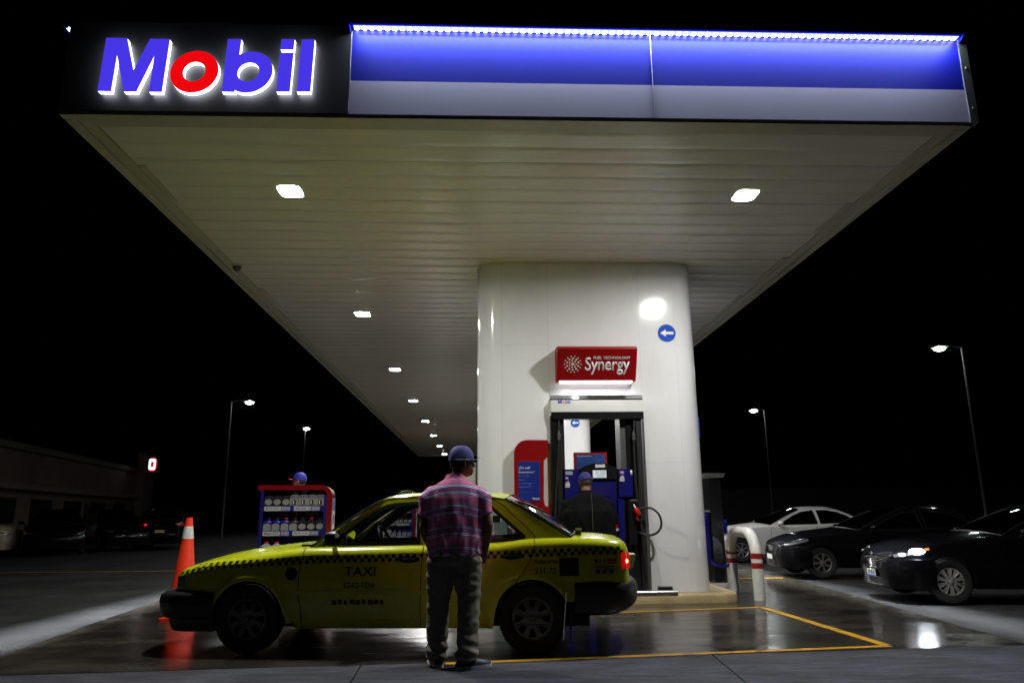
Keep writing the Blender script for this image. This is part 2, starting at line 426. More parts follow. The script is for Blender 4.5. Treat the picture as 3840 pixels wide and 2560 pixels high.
# side fascias with their own strips
for s, x in ((-1, XL), (1, XR)):
    n = 8; L = (YE-YF)/n
    for i in range(n):
        a, b = YF + 0.06 + i*L, YF + 0.05 + (i+1)*L - 0.006
        x0, x1 = (x-0.012, x+0.04) if s < 0 else (x-0.04, x+0.012)
        m = MB(); m.box(x0, x1, a, b, zw+0.002, ZT-0.02); m.obj('blue_panel', M_blue, CAN)
        m = MB(); m.box(x0, x1, a, b, 0.0, zw); m.obj('white_panel', M_fwhite, CAN)
    m = MB(); m.box(min(x, x+s*0.09), max(x, x+s*0.09), YF+0.02, YE, ZT-0.015, ZT+0.01); m.obj('light_hood', M_blue, CAN)
    m = MB(); m.box(min(x+s*0.03, x+s*0.06), max(x+s*0.03, x+s*0.06), YF+0.03, YE-0.3, ZT-0.024, ZT-0.0155); m.obj('led_strip', glow('side_led', (0.9, 0.94, 1.0), 8), CAN)
    lamp('strip_light', 'AREA', CAN, (x+s*0.05, (YF+26)/2, ZT-0.03), (math.radians((-8.0 if s < 0 else -6.2)*s), 0, PI/2), 300 if s < 0 else 210, (0.88, 0.92, 1.0), shape='RECTANGLE', size=26-YF-0.2, size_y=0.02, spread=math.radians(13))
m = MB(); m.box(XL, XR, YE+0.005, YE+0.04, 0.055, ZT-0.02); m.obj('rear_fascia', M_blue, CAN)
m = MB(); m.box(XL+0.06, XR-0.06, YF+0.06, YE-0.01, ZT-0.10, ZT-0.05); m.obj('roof_deck', M_dark, CAN)
# small end light of the left strip that peeks past the black panel
m = MB(); m.prism([(-0.03, ZT-0.045), (-0.08, ZT-0.03), (-0.08, ZT-0.01), (-0.03, ZT-0.016)], lambda p: Vector((XL+p[0], YF-0.01, p[1])), lambda p: Vector((XL+p[0], YF+0.01, p[1]))); m.obj('hood_end', M_alu, CAN, smooth=False)

# ================================================================== channel-letter sign on the black panel
YS = YF-0.085
SG = thing('illuminated_sign', 'large glowing blue brand lettering with one red letter on black fascia panel', 'sign', (0, YS, ZC+0.45))
def zp(x, y):     # pixel of the enlarged sign crop -> sign plane
    q = on_y((200+x/1.96)*0.6125, (60+y/1.96)*0.6125, YS); return (q.x, q.z)
M_lblue = mat('letter_face_blue', (0.03, 0.02, 0.5), 0.4, emit=(0.062, 0.036, 0.80), estr=1.0, var=0.06, vscale=4)
M_lred = mat('letter_face_red', (0.5, 0.01, 0.01), 0.4, emit=(0.86, 0.001, 0.004), estr=1.0)
M_lret = glow('letter_return_white', (0.90, 0.94, 1.0), 3.2)
def zell(cx, cy, a, b, t0=0, t1=2*PI, n=40, end=False): return [zp(*q) for q in ell(cx, cy, a, b, t0, t1, n, -0.168, end)]
Mo = [(392,165),(545,168),(590,405),(714,172),(857,175),(798,560),(704,559),(745,290),(610,558),(518,557),(470,285),(424,555),(327,553)]
def sgnell(cx, cy, a, b, x, y):
    yy = (y-cy)/b; xx = (x - cx + 0.168*(y-cy))/a; return math.atan2(yy, xx)
ta = sgnell(1438, 416, 173, 149, 1368, 292); tb = sgnell(1438, 416, 173, 149, 1337, 540)
bowl = ell(1438, 416, 173, 149, ta, tb if tb > ta else tb+2*PI, 40, -0.168, True)
Bo = [(1285,175),(1383,175)] + bowl + [(1335,560),(1239,558)]
LET = [('M', [zp(*q) for q in Mo], (), M_lblue, None), ('o', zell(1037, 413, 176, 152), (zell(1036, 412, 82, 73),), M_lred, None),
       ('b', [zp(*q) for q in Bo], (zell(1434, 415, 80, 71),), M_lblue, None),
       ('i', [zp(*q) for q in ((1667,274),(1766,274),(1738,558),(1640,558))], (), M_lblue, [zp(*q) for q in ((1678,175),(1775,175),(1766,250),(1670,248))]),
       ('l', [zp(*q) for q in ((1826,178),(1922,176),(1890,558),(1790,558))], (), M_lblue, None)]
for nm, out, holes, fm, extra in LET:
    loops = [(out, holes)] + ([(extra, ())] if extra else [])
    r = MB()
    for o_, h_ in loops:
        for l in [o_] + list(h_):
            n = len(l)
            for i in range(n):
                a, b = l[i], l[(i+1) % n]
                r.face([Vector((a[0], 0, a[1])), Vector((b[0], 0, b[1])), Vector((b[0], 0.048, b[1])), Vector((a[0], 0.048, a[1]))])
    R = r.obj('letter_return', M_lret, SG, smooth=False); R.location = (0, 0, -(ZC+0.45))
    f = MB()
    for o_, h_ in loops:
        cx = sum(p[0] for p in o_)/len(o_); cy = sum(p[1] for p in o_)/len(o_)
        k = 1.0
        f.prism(o_, lambda p: Vector((p[0], -0.006, p[1])), lambda p: Vector((p[0], 0.004, p[1])), h_)
    f.obj('letter_face', fm, R, smooth=False)
    f = MB()
    for o_, h_ in loops: f.flat(o_, lambda p: Vector((p[0], 0.049, p[1])), h_)
    f.obj('halo_back', glow('halo_white', (0.88, 0.93, 1.0), 7.0), R, fix=False)

# ================================================================== canopy downlights
M_lens = glow('downlight_lens', (1.0, 1.0, 0.97), 170)
def downlight(x, y, label):
    t = thing('canopy_light', label, 'light', (x, y, ZC), group='canopy downlights')
    if not downlight.cache:
        m = MB(); m.prism(rrect(-0.16, 0.16, -0.18, 0.18, 0.05, 4), lambda p: Vector((*p, -0.0035)), lambda p: Vector((*p, 0.004)), (rrect(-0.128, 0.128, -0.152, 0.152, 0.06, 4)[::-1],)); m.bevel(0.0012, 1)
        downlight.cache['f'] = m.mesh('housing', mat('downlight_white', (0.7, 0.7, 0.68), 0.35))
        m = MB(); q = rrect(-0.122, 0.122, -0.146, 0.146, 0.06, 4)
        rings = [[Vector((a*k, b*k, z)) for a, b in q] for k, z in ((1, 0.004), (1, -0.0030), (0.95, -0.0042), (0.6, -0.0048))]
        vs = m.grid(rings, closed_v=True); m.cap(vs[-1]); m.cap(vs[0][::-1])
        downlight.cache['l'] = m.mesh('lens', M_lens)
    link('housing', downlight.cache['f'], t); link('lens', downlight.cache['l'], t)
    lamp('bulb', 'AREA', t, (0, 0, -0.0075), (0, 0, 0), LAMP_W, (1.0, 0.99, 0.965), shape='RECTANGLE', size=0.23, size_y=0.28, spread=math.radians(172))
    return t
downlight.cache = {}
LAMP_W = 122
ORD = ('first', 'second', 'third', 'fourth', 'fifth', 'sixth', 'seventh', 'eighth')
for i in range(8):
    lab = ['square canopy downlight in the row over the taxi bonnet, first from the lettered fascia'][0] if i == 0 else 'square canopy downlight, %s from the lettered fascia in the row over the oil displays' % ORD[i]
    downlight(LX, LY+i*LS, lab)
    downlight(RX, LY+i*LS, 'square canopy downlight in front of the white pillar with the arrow' if i == 0 else 'square canopy downlight, %s from the blue fascia in the row over the pillars' % ORD[i])
# dome camera on the soffit edge
dp = on_z(544, 617, ZC-0.06)
D = thing('dome_camera', 'small grey dome camera under the soffit edge', 'camera', (dp.x, dp.y, ZC-0.012))
m = MB(); m.lathe([(0.0, -0.02), (0.075, -0.02), (0.085, -0.012), (0.085, 0.0)], 20); m.obj('base', M_trim, D)
m = MB(); m.lathe([(0.0, -0.085)] + [(0.062*math.sin(a), -0.022-0.062*math.cos(a)) for a in [PI/2*i/6 for i in range(1, 7)]], 20); m.obj('dome', mat('smoked_dome', (0.05, 0.05, 0.05), 0.1), D)

# ================================================================== pillars with through-openings
def pillar(y0, label, back=False):
    D = 1.28
    t = thing('canopy_pillar', label, 'pillar', (0, y0, 0), group='canopy pillars')
    r = 0.34; n = 8
    def arc(cx, cy, a0, a1): return [(cx + r*math.cos(a0+(a1-a0)*k/n), cy + r*math.sin(a0+(a1-a0)*k/n)) for k in range(n+1)]
    xl, xr = PX0, PX1; g = 0.0007
    O0, O1 = 0.955, 2.258
    segs = []
    # (plan polyline, z-splits)
    segs.append((arc(xl+r, r, PI, 1.5*PI)[:] , (0.12, 3.458, ZC)))                                  # left front corner
    segs.append(([(xl+r+g*2, 0), (O0-g, 0)], (0.12, 3.458, ZC)))                                    # left front
    segs.append(([(O0+g, 0), (O1-g, 0)], (2.74, ZC)))                                               # over the opening
    segs.append(([(O1+g, 0), (xr-r-g*2, 0)], (0.12, 1.805, ZC)))
    segs.append((arc(xr-r, r, 1.5*PI, 2*PI), (0.12, 1.805, 3.458, ZC)))
    segs.append(([(xr, r+g*2), (xr, D-r-g*2)], (0.12, 1.805, ZC)))
    segs.append((arc(xr-r, D-r, 0, 0.5*PI), (0.12, ZC)))
    segs.append(([(xr-r-g*2, D), (O1+g, D)], (0.12, ZC)))
    segs.append(([(O1-g, D), (O0+g, D)], (3.02, ZC)))
    segs.append(([(O0-g, D), (xl+r+g*2, D)], (0.12, ZC)))
    segs.append((arc(xl+r, D-r, 0.5*PI, PI), (0.12, ZC)))
    segs.append(([(xl, D-r-g*2), (xl, r+g*2)], (0.12, ZC)))
    cx, cy = (xl+xr)/2, D/2
    for plan, zs in segs:
        for a, b in zip(zs[:-1], zs[1:]):
            m = MB(); inn = []
            for i, p in enumerate(plan):
                q0 = plan[max(0, i-1)]; q1 = plan[min(len(plan)-1, i+1)]
                d = Vector((q1[0]-q0[0], q1[1]-q0[1])).normalized(); nn = Vector((-d.y, d.x))      # inward (left of travel)
                inn.append((p[0]+nn.x*0.03, p[1]+nn.y*0.03))
            z0, z1 = a+0.0007, b-0.0007
            ring = [[Vector((*p, z0)) for p in plan] , [Vector((*p, z1)) for p in plan], [Vector((*p, z1)) for p in inn], [Vector((*p, z0)) for p in inn]]
            m.grid(ring, closed_u=True)
            vs = [f for f in m.bm.verts]
            nn_ = len(plan)
            m.bm.verts.ensure_lookup_table()
            m.cap([m.bm.verts[k*nn_] for k in range(4)]); m.cap([m.bm.verts[k*nn_+nn_-1] for k in range(4)][::-1])
            m.obj('cladding_panel', M_white, t, ang=30)
    # dark core behind the joints and the jambs of the opening
    for a, b in ((xl+0.10, O0-0.04), (O1+0.04, xr-0.10)):
        m = MB(); m.box(a, b, 0.12, D-0.12, 0.12, ZC-0.01); m.obj('core', M_dark, t, smooth=False)
    m = MB(); m.box(O0-0.04, O1+0.04, 0.05, D-0.05, 3.08, ZC-0.01); m.obj('core', M_dark, t, smooth=False)
    for a, b in ((O0-0.036, O0-0.006), (O1+0.006, O1+0.036)):
        m = MB(); m.box(a, b, 0.034, D-0.034, 0.12, 3.02); m.obj('jamb', M_steel, t, smooth=False)
    m = MB(); m.box(O0-0.004, O1+0.004, 0.034, D-0.034, 3.03, 3.07); m.obj('lintel', M_steel, t, smooth=False)
    return t
pillar(PY0, 'broad white rounded pillar carrying the red fuel sign and the first pump')
pillar(20.67, 'broad white rounded pillar seen through the pump opening of the first pillar')
def arrow_sign(y, label):
    t = thing('arrow_sign', label, 'sign', (2.652, y-0.003, 3.63))
    m = MB(); m.prism(ell(0, 0, 0.127, 0.127, n=40), lambda p: Vector((p[0], -0.006, p[1])), lambda p: Vector((p[0], 0.0, p[1]))); m.obj('disc', mat('arrow_blue', (0.010, 0.085, 0.50), 0.65, spec=0.2), t, ang=30)
    A = [(-0.095, 0), (-0.015, 0.052), (-0.015, 0.019), (0.095, 0.019), (0.095, -0.019), (-0.015, -0.019), (-0.015, -0.052)]
    m = MB(); m.prism(A, lambda p: Vector((p[0], -0.009, p[1])), lambda p: Vector((p[0], -0.0062, p[1]))); m.obj('arrow', M_txtwhite, t, smooth=False)
arrow_sign(PY0, 'round blue sign with white left arrow, beside the red fuel sign')
arrow_sign(20.67, 'round blue sign with white left arrow seen through the pump opening')
# slim blue notice on the right flank of the pillar
bx = thing('blue_notice', 'slim blue notice on the pillar edge facing the queueing cars', 'sign', (PX1+0.002, PY0+0.40, 2.33))
m = MB(); m.box(0.0, 0.03, -0.05, 0.28, -0.14, 0.14); m.bevel(0.003, 1); m.obj('plate', mat('notice_blue', (0.01, 0.05, 0.38), 0.4), bx)
m = MB(); m.box(0.031, 0.033, -0.02, 0.25, -0.12, -0.06); m.obj('print', M_txtwhite, bx)
# ================================================================== red fuel sign over the pump
x0, x1 = 1.045, 2.14
zt, zb_ = 3.325, 2.926
T = thing('fuel_sign', 'red wedge shaped fuel technology sign with white dots above the pump', 'sign', (x0, PY0, zb_))
def S3(u, v, d=0):     # sloping face: u across, v up the slope (0..1), d proud of it
    return Vector((u, -0.17-0.20*v - d*0.895, (zt-zb_)*v - d*0.447))
prof = [(-0.002, -0.01), (-0.17, -0.01), (-0.172, 0.0), (-0.366, zt-zb_-0.006), (-0.362, zt-zb_+0.012), (-0.30, zt-zb_+0.045), (-0.002, zt-zb_+0.06)]
m = MB(); rows = [[Vector((x, a, b)) for a, b in prof] for x in (0, x1-x0)]
vs = m.grid(rows, closed_v=True); m.cap(vs[0]); m.cap(vs[1][::-1]); m.bevel(0.006, 2, 25); m.obj('housing', M_red, T, ang=25)
L = x1-x0
m = MB(); m.box(0.04, L-0.05, -0.165, -0.10, -0.040, -0.011); BAR = m.obj('light_bar', mat('bar_diffuser', (0.8, 0.8, 0.8), 0.4, emit=(0.92, 0.92, 1.0), estr=3.2), T)
for k in range(40):
    m = MB()
    if k == 0: m.box(-0.007, 0.007, -0.004, 0.0, -0.007, 0.007); lm = m.mesh('led', glow('bar_led', (1, 1, 1), 14), smooth=False)
    else: m.bm.free()
    link('led', lm, BAR, (0.055 + (L-0.125)*k/39, -0.166, -0.024))
lamp('bar_light', 'AREA', T, (L/2, -0.13, -0.045), (math.radians(-12), 0, 0), 3.6, (0.93, 0.93, 1.0), shape='RECTANGLE', size=L-0.1, size_y=0.03, spread=math.radians(170))
slope = math.atan2(zt-zb_, -0.20)       # tilt of the face
FR = (PI/2 + math.atan2(0.20, zt-zb_), 0, 0)
def on_face(u, v): return S3(u, v, 0.004)
text('lettering', 'Synergy', M_txtwhite, T, on_face(0.385, 0.175), width=0.615, height=0.245, rot=FR, bold=0.012)
text('lettering', 'FUEL TECHNOLOGY', M_txtwhite, T, on_face(0.495, 0.665), width=0.51, height=0.038, rot=FR, bold=0.012)
m = MB()
c0 = (0.215, 0.505)
def dot(a, rad, rr):
    u, v = c0[0] + rad*math.cos(a), c0[1] + rad*math.sin(a)/0.446
    ctr = S3(u, v, 0.0035)
    vs_ = [ctr + Vector((rr*math.cos(t), 0, 0)) + Vector((0, -0.448, 0.894))*rr*math.sin(t) for t in [2*PI*k/9 for k in range(9)]]
    m.face(vs_)
dot(0, 0, 0.020)
for ring, (rad, n, rr) in enumerate(((0.046, 7, 0.0105), (0.080, 10, 0.0125), (0.114, 14, 0.0085))):
    for k in range(n): dot(2*PI*(k+0.5*(ring % 2))/n, rad, rr)
m.obj('dot_emblem', M_txtwhite, T, fix=False)

# ================================================================== red totem with the blue panel
YT = PY0-0.13
T = thing('totem_sign', 'red curved totem sign with blue Spanish advert panel on the pillar', 'sign', (0, YT, 0))
def tp(x, y, Y=YT): q = on_y(x, y, Y); return (q.x, q.z)
out = [tp(1258, 1010), tp(1258, 1048), tp(1255, 1052), tp(1249, 1055), tp(1249, 1148), tp(1252, 1160), tp(1263, 1166)]
bz = 0.16
out += [(out[-1][0], bz), (tp(1181, 1100)[0], bz), tp(1181, 1038), tp(1184, 1027), tp(1190, 1018), tp(1199, 1012), tp(1210, 1010)]
m = MB(); m.prism(out, lambda p: Vector((p[0], 0, p[1])), lambda p: Vector((p[0], 0.12, p[1]))); m.obj('panel', M_red, T, smooth=False)
a, b = tp(1187.5, 1057), tp(1243, 1152)
m = MB(); m.box(a[0], b[0], -0.006, -0.001, b[1], a[1]); m.obj('frame', mat('totem_dark_red', (0.25, 0.006, 0.01), 0.4), T, smooth=False)
a, b = tp(1190, 1060), tp(1240.5, 1150)
w, h = b[0]-a[0], a[1]-b[1]
m = MB(); m.box(a[0], b[0], -0.010, -0.0065, b[1], a[1]); m.obj('advert', mat('advert_blue', (0.012, 0.028, 0.24), 0.3), T, smooth=False)
def tl(s, fy, ww, mm, hx=0.03): text('lettering', s, mm, T, (a[0]+w*hx, -0.0105, b[1]+h*fy), width=w*ww, rot=(PI/2, 0, 0), bold=0.006, extrude=0.001)
M_dim = mat('print_pale_blue', (0.08, 0.10, 0.36), 0.5)
tl('¿De cuál', 0.80, 0.52, M_txtwhite); tl('le ponemos?', 0.69, 0.72, M_txtwhite)
tl('Synergy', 0.59, 0.46, M_dim); tl('Extra', 0.51, 0.28, M_dim); tl('o Synergy', 0.40, 0.58, M_dim); tl('Supreme+', 0.31, 0.60, M_dim)
m = MB(); m.box(a[0]+w*0.03, a[0]+w*0.66, -0.0115, -0.0105, b[1]+h*0.21, b[1]+h*0.218); m.obj('print_line', M_dim, T, smooth=False); tl('Mobil', 0.03, 0.30, M_txtwhite, 0.66)

# ================================================================== the pump
YP = PY0-0.04
T = thing('fuel_pump', 'tall blue fuel pump standing in the pillar opening, number 1', 'fuel pump', (0, YP, 0))
def R2(x0, y0, x1, y1): 
    a, b = on_y(x0, y0, YP), on_y(x1, y1, YP); return a.x, b.x, b.z, a.z
def rect(name, px, d0, d1, mm, parent=T, bev=0.004):
    X0, X1, Z0, Z1 = R2(*px); m = MB(); m.box(X0, X1, d0, d1, Z0, Z1)
    if bev: m.bevel(bev, 2)
    return m.obj(name, mm, parent, ang=30)
hd = rect('header', (1264, 920, 1478, 946), -0.06, 0.10, mat('header_white', (0.74, 0.74, 0.70), 0.3, var=0.03))
x, _, z, _ = R2(1281, 937, 1308, 928)
for s, dx, mm, wd in (('M', 0, M_txtblue, .30), ('o', 0.36, M_txtred, .20), ('bil', 0.62, M_txtblue, .40)):
    text('lettering', s, mm, hd, (x+dx*0.165, -0.061, z), width=wd*0.165, rot=(PI/2, 0, 0), bold=0.008, extrude=0.001)
rect('slot', (1264, 915, 1477, 919), 0.02, 0.10, mat('slot_black', (0.006, 0.006, 0.006), 0.9, spec=0.05))
M_grey = mat('pump_grey_metal', (0.10, 0.10, 0.10), 0.28, 0.7, var=0.2, vscale=5, stretch=(8, 8, 0.5))
M_lgrey = mat('pump_light_metal', (0.30, 0.30, 0.30), 0.3, 0.8)
rect('header_underside', (1266, 947, 1477, 962), -0.05, 0.06, mat('pump_black', (0.01, 0.01, 0.011), 0.25))
zlo = 0.13
def upright(name, x0, x1, d0, d1, mm, zt=2.46):
    a = on_y(x0, 1100, YP).x; b = on_y(x1, 1100, YP).x; m = MB(); m.box(a, b, d0, d1, zlo, zt); m.bevel(0.008, 2); return m.obj(name, mm, T, ang=30)
upright('upright', 1268, 1281, -0.02, 0.40, MATS['pump_black']); upright('upright', 1281.6, 1299, 0.02, 0.38, M_grey)
upright('upright', 1465.5, 1478, -0.02, 0.40, M_grey); upright('upright', 1430, 1444, 0.06, 0.40, M_lgrey); upright('upright', 1444.6, 1465, 0.03, 0.40, MATS['pump_black'])
# cabinet
cab = rect('cabinet', (1293, 1077, 1456, 1357), 0.02, 0.55, mat('pump_black2', (0.012, 0.012, 0.016), 0.35))
rect('door_panel', (1296, 1078, 1332, 1150), -0.012, 0.019, M_pumpblue); rect('door_panel', (1296, 1153, 1332, 1350), -0.010, 0.019, M_pumpblue)
rp1 = rect('door_panel', (1419, 1077, 1454, 1140), -0.014, 0.019, M_pumpblue)
rect('door_panel', (1419, 1144, 1440, 1350), -0.010, 0.019, M_pumpblue)
rect('centre_panel', (1336, 1103, 1416, 1182), -0.03, 0.019, M_pumpblue); rect('centre_panel', (1336, 1186, 1416, 1350), -0.025, 0.019, M_pumpblue)
kp = rect('keypad', (1352, 1113, 1400, 1140), -0.036, -0.031, mat('keypad', (0.01, 0.008, 0.10), 0.4))
# arched black head with the display
pts = [(1333, 1100), (1333, 1082)] + [(1333+82*k/12, 1076-13*math.sin(PI*(0.05+0.9*k/12))) for k in range(13)] + [(1416, 1082), (1416, 1100)]
m = MB(); m.prism([(on_y(*q, YP).x, on_y(*q, YP).z) for q in pts], lambda p: Vector((p[0], -0.055, p[1])), lambda p: Vector((p[0], 0.3, p[1]))); m.bevel(0.006, 2, 60)
hdm = m.obj('display_head', MATS['pump_black'], T, ang=30)
M_lcd = mat('lcd_backlight', (0.2, 0.22, 0.22), 0.3, emit=(0.60, 0.68, 0.72), estr=0.75)
lcd = rect('display', (1360, 1080, 1391.5, 1097), -0.060, -0.0555, M_lcd, bev=0)
X0, X1, Z0, Z1 = R2(1360, 1080, 1391.5, 1097)
# seven-segment digits as flat print
def seg7(parent, ch, x, z, w, h, y, mm):
    S = {'0': 'abcdef', '1': 'bc', '2': 'abged', '3': 'abgcd', '8': 'abcdefg', '5': 'afgcd', '9': 'abcdfg', '4': 'fgbc', '6': 'afgedc', '7': 'abc'}[ch]
    t = w*0.16; m = MB(); h2 = h/2
    R = {'a': (t, w-t, h-t, h), 'g': (t, w-t, h2-t/2, h2+t/2), 'd': (t, w-t, 0, t), 'b': (w-t, w, h2, h-t/2), 'c': (w-t, w, t/2, h2), 'f': (0, t, h2, h-t/2), 'e': (0, t, t/2, h2)}
    for c in S:
        a, b, c0, d0 = R[c]; m.face([(x+a, y, z+c0), (x+b, y, z+c0), (x+b, y, z+d0), (x+a, y, z+d0)])
    return m.obj('digit', mm, parent, fix=False)
for i, ch in enumerate('32380'): seg7(hdm, ch, X0+0.028+i*0.031, Z0+0.050, 0.022, 0.043, -0.0605, M_txtdark)
for i, ch in enumerate('0000'): seg7(hdm, ch, X0+0.055+i*0.029, Z0+0.010, 0.019, 0.031, -0.0605, M_txtdark)
bd = rect('badge', (1365.5, 1066.5, 1388, 1073.5), -0.062, -0.056, mat('badge_white', (0.7, 0.7, 0.68), 0.4), bev=0.003)
x, x2, z, _ = R2(1371, 1071.8, 1383, 1068); text('lettering', 'Mobil', M_txtdark, bd, (x, -0.0625, z), width=x2-x, bold=0.02, extrude=0)
x, x2, z, z2 = R2(1447.5, 1091, 1452, 1079.5); text('lettering', '1', M_txtwhite, rp1, (x, -0.0145, z), height=z2-z, width=(x2-x)*0.95, bold=0.03, extrude=0.001)
M_lab = mat('label_paper', (0.55, 0.54, 0.50), 0.6, var=0.3, vscale=60); M_pink = mat('label_pink', (0.6, 0.28, 0.5), 0.5)
for nm, px, mm in (('label', (1298.5, 1082, 1315, 1090), mat('label_grey', (0.32, 0.32, 0.32), 0.5)), ('label', (1298.5, 1095.5, 1305, 1099.5), M_lab),
                   ('label', (1423.5, 1081.5, 1433, 1087.5), M_pink)):
    rect(nm, px, -0.0165, -0.0145, mm, bev=0)
for bx_, by_ in ((1298, 1104), (1423, 1090)):                        # tag-shaped stickers
    P0 = [(bx_, by_+15), (bx_+11, by_+15), (bx_+10.5, by_+5), (bx_+7.5, by_+2), (bx_+8, by_-1), (bx_+3, by_+3), (bx_, by_+6)]
    m = MB(); m.flat([(on_y(*q, YP).x, on_y(*q, YP).z) for q in P0], lambda p: Vector((p[0], -0.0155, p[1]))); m.obj('label', M_lab, T, fix=False)
rs = rect('sticker', (1398, 1183, 1420, 1218), -0.034, -0.0305, M_red, bev=0)
rect('sticker_band', (1399, 1213, 1420, 1218), -0.036, -0.0345, M_lab, bev=0); rect('sticker_band', (1398.5, 1189, 1409, 1193), -0.036, -0.0345, M_txtwhite, bev=0)
# nozzle boot and nozzle
rect('nozzle_boot', (1441, 1146, 1463, 1250), -0.05, 0.019, MATS['pump_black'], bev=0.012)
rect('boot_lip', (1446, 1146, 1462, 1151), -0.062, -0.051, M_lgrey, bev=0.003)
def pp(x, y, d): q = on_y(x, y, YP+d); return Vector((q.x, d, q.z))
NZ = MB(); NZ.tube([pp(1456, 1158, -0.05), pp(1458, 1163, -0.07), pp(1461, 1170, -0.08)], 0.012, 8); nz = NZ.obj('nozzle', M_alu, T)
m = MB(); m.tube([pp(1459.5, 1166, -0.08), pp(1462, 1171, -0.085), pp(1466, 1178, -0.085), pp(1467, 1184, -0.08)], [0.026, 0.034, 0.034, 0.022], 10); m.obj('handle', mat('nozzle_red', (0.62, 0.02, 0.008), 0.35, coat=0.3), nz)
m = MB(); m.tube([pp(1461, 1188, -0.08), pp(1465, 1192, -0.08), pp(1466.5, 1196, -0.08)], 0.017, 8); m.obj('trigger', mat('nozzle_red2', (0.3, 0.01, 0.005), 0.4), nz)
def spline(pts, n=6):
    P_ = [Vector(p) for p in pts]; out = []
    for i in range(len(P_)-1):
        a = P_[max(0, i-1)]; b = P_[i]; c = P_[i+1]; d = P_[min(len(P_)-1, i+2)]
        for k in range(n):
            t = k/n; out.append(0.5*((2*b) + (c-a)*t + (2*a-5*b+4*c-d)*t*t + (3*b-a-3*c+d)*t**3))
    return out + [P_[-1]]
m = MB(); m.tube(spline([pp(1467, 1171, -0.085), pp(1478, 1166.5, -0.12), pp(1497, 1167, -0.16), pp(1514, 1182, -0.18), pp(1519, 1205, -0.18), pp(1510, 1222, -0.16), pp(1490, 1229, -0.12), pp(1473, 1224, -0.06), pp(1463, 1222, 0.0)]), 0.015, 10); m.obj('hose', M_rubber, T)
m = MB(); m.tube(spline([pp(1457, 965, -0.02), pp(1456, 1000, -0.03), pp(1457, 1040, -0.03), pp(1461, 1110, -0.04), pp(1470, 1180, -0.05), pp(1479, 1260, -0.06), pp(1486, 1330, -0.06), pp(1482, 1362, -0.05)]), 0.014, 10); m.obj('hose', M_rubber, T)
m = MB(); m.tube(spline([pp(1284, 965, -0.02), pp(1284, 1020, -0.03), pp(1280, 1090, -0.03), pp(1276, 1170, -0.03), pp(1275, 1330, -0.03)]), 0.014, 10); m.obj('hose', M_rubber, T)
for bx_ in (1284, 1456):
    m = MB(); c = pp(bx_, 1004, -0.03)
    m.lathe([(0.0, 0.09), (0.012, 0.09), (0.014, 0.05), (0.026, 0.045), (0.026, 0.005), (0.018, 0.0), (0.024, -0.005), (0.024, -0.035), (0.012, -0.04), (0.012, -0.075), (0.0, -0.075)], 12, Matrix.Translation(c)); m.obj('breakaway', M_steel, T)
# advert screen behind the head
sc = rect('topper', (1325, 1034, 1405, 1078), 0.34, 0.40, mat('topper_red', (0.30, 0.006, 0.01), 0.4), bev=0.004)
X0, X1, Z0, Z1 = R2(1331, 1039, 1399.5, 1078)
m = MB(); m.face([(X0, 0.338, Z0), (X1, 0.338, Z0), (X1, 0.338, Z1), (X0, 0.338, Z1)])
MS = mat('topper_advert', (0.05, 0.12, 0.34), 0.25, col2=(0.02, 0.05, 0.24), var=0.3, vscale=3, stretch=(0.8, 1, 4)); m.obj('advert', MS, sc, fix=False)
text('lettering', 'Simplemente,', M_txtwhite, sc, (X0+0.012, 0.336, Z1-0.045), width=(X1-X0)*0.53, bold=0.004, extrude=0.001)
rk = [(0.52, 0.05), (0.56, 0.10), (0.60, 0.14), (0.64, 0.26), (0.69, 0.38), (0.715, 0.2), (0.75, 0.13), (0.78, 0.28), (0.80, 0.14), (0.83, 0.26), (0.85, 0.12), (0.93, 0.09), (0.98, 0.05)]
m = MB(); m.flat([(X0+(X1-X0)*a, Z0+0.03+(Z1-Z0)*b) for a, b in rk], lambda p: Vector((p[0], 0.336, p[1]))); m.obj('picture', mat('advert_rock', (0.012, 0.016, 0.05), 0.5), sc, fix=False)
# steel bumper rail at the pump foot
m = MB(); q0, q1 = on_z(1474, 1364, 0.16), on_z(1545, 1366, 0.16)
m.tube([(q0.x-0.5, q0.y-YP-0.0, 0.17), (q1.x+0.1, q0.y-YP, 0.17)], 0.035, 12); m.obj('foot_rail', M_steel, T)
m = MB(); m.box(q1.x-0.02, q1.x+0.16, -0.10, 0.0, 0.125, 0.20); m.bevel(0.01, 2); m.obj('rail_block', M_dark, T)

# ================================================================== guard hoop at the island end
def hoop():
    A, B = Vector((3.70, 10.20, 0)), Vector((3.76, 11.42, 0)); top = 0.86; r = 0.075
    t = thing('guard_hoop', 'white bent steel guard hoop with dark red bands at island end', 'bollard', A)
    d = (B-A); N = 10; R = 0.33; u = d.normalized(); Lw = d.length
    path = [Vector((0, 0, 0)), Vector((0, 0, 0.3)), Vector((0, 0, top-R))]
    for k in range(1, N+1):
        a = PI/2*k/N; path.append(u*(R-R*math.cos(a)) + Vector((0, 0, top-R+R*math.sin(a))))
    for k in range(N+1):
        a = PI/2*k/N; path.append(u*(Lw-R+R*math.sin(a)) + Vector((0, 0, top-R+R*math.cos(a))))
    path += [d + Vector((0, 0, 0.3)), d]
    m = MB(); m.tube(path, r, 18); m.obj('pipe', mat('hoop_white', (0.78, 0.77, 0.73), 0.3, var=0.12, vscale=7), t, ang=50)
    for base in (Vector((0, 0, 0)), d):
        for z0, z1 in ((0.405, 0.475), (0.53, 0.60)):
            m = MB(); m.lathe([(r+0.001, z0), (r+0.0025, z0+0.001), (r+0.0025, z1-0.001), (r+0.001, z1)], 18, Matrix.Translation(base)); m.obj('band', mat('band_red', (0.30, 0.01, 0.012), 0.45, var=0.2, vscale=20), t)
hoop()

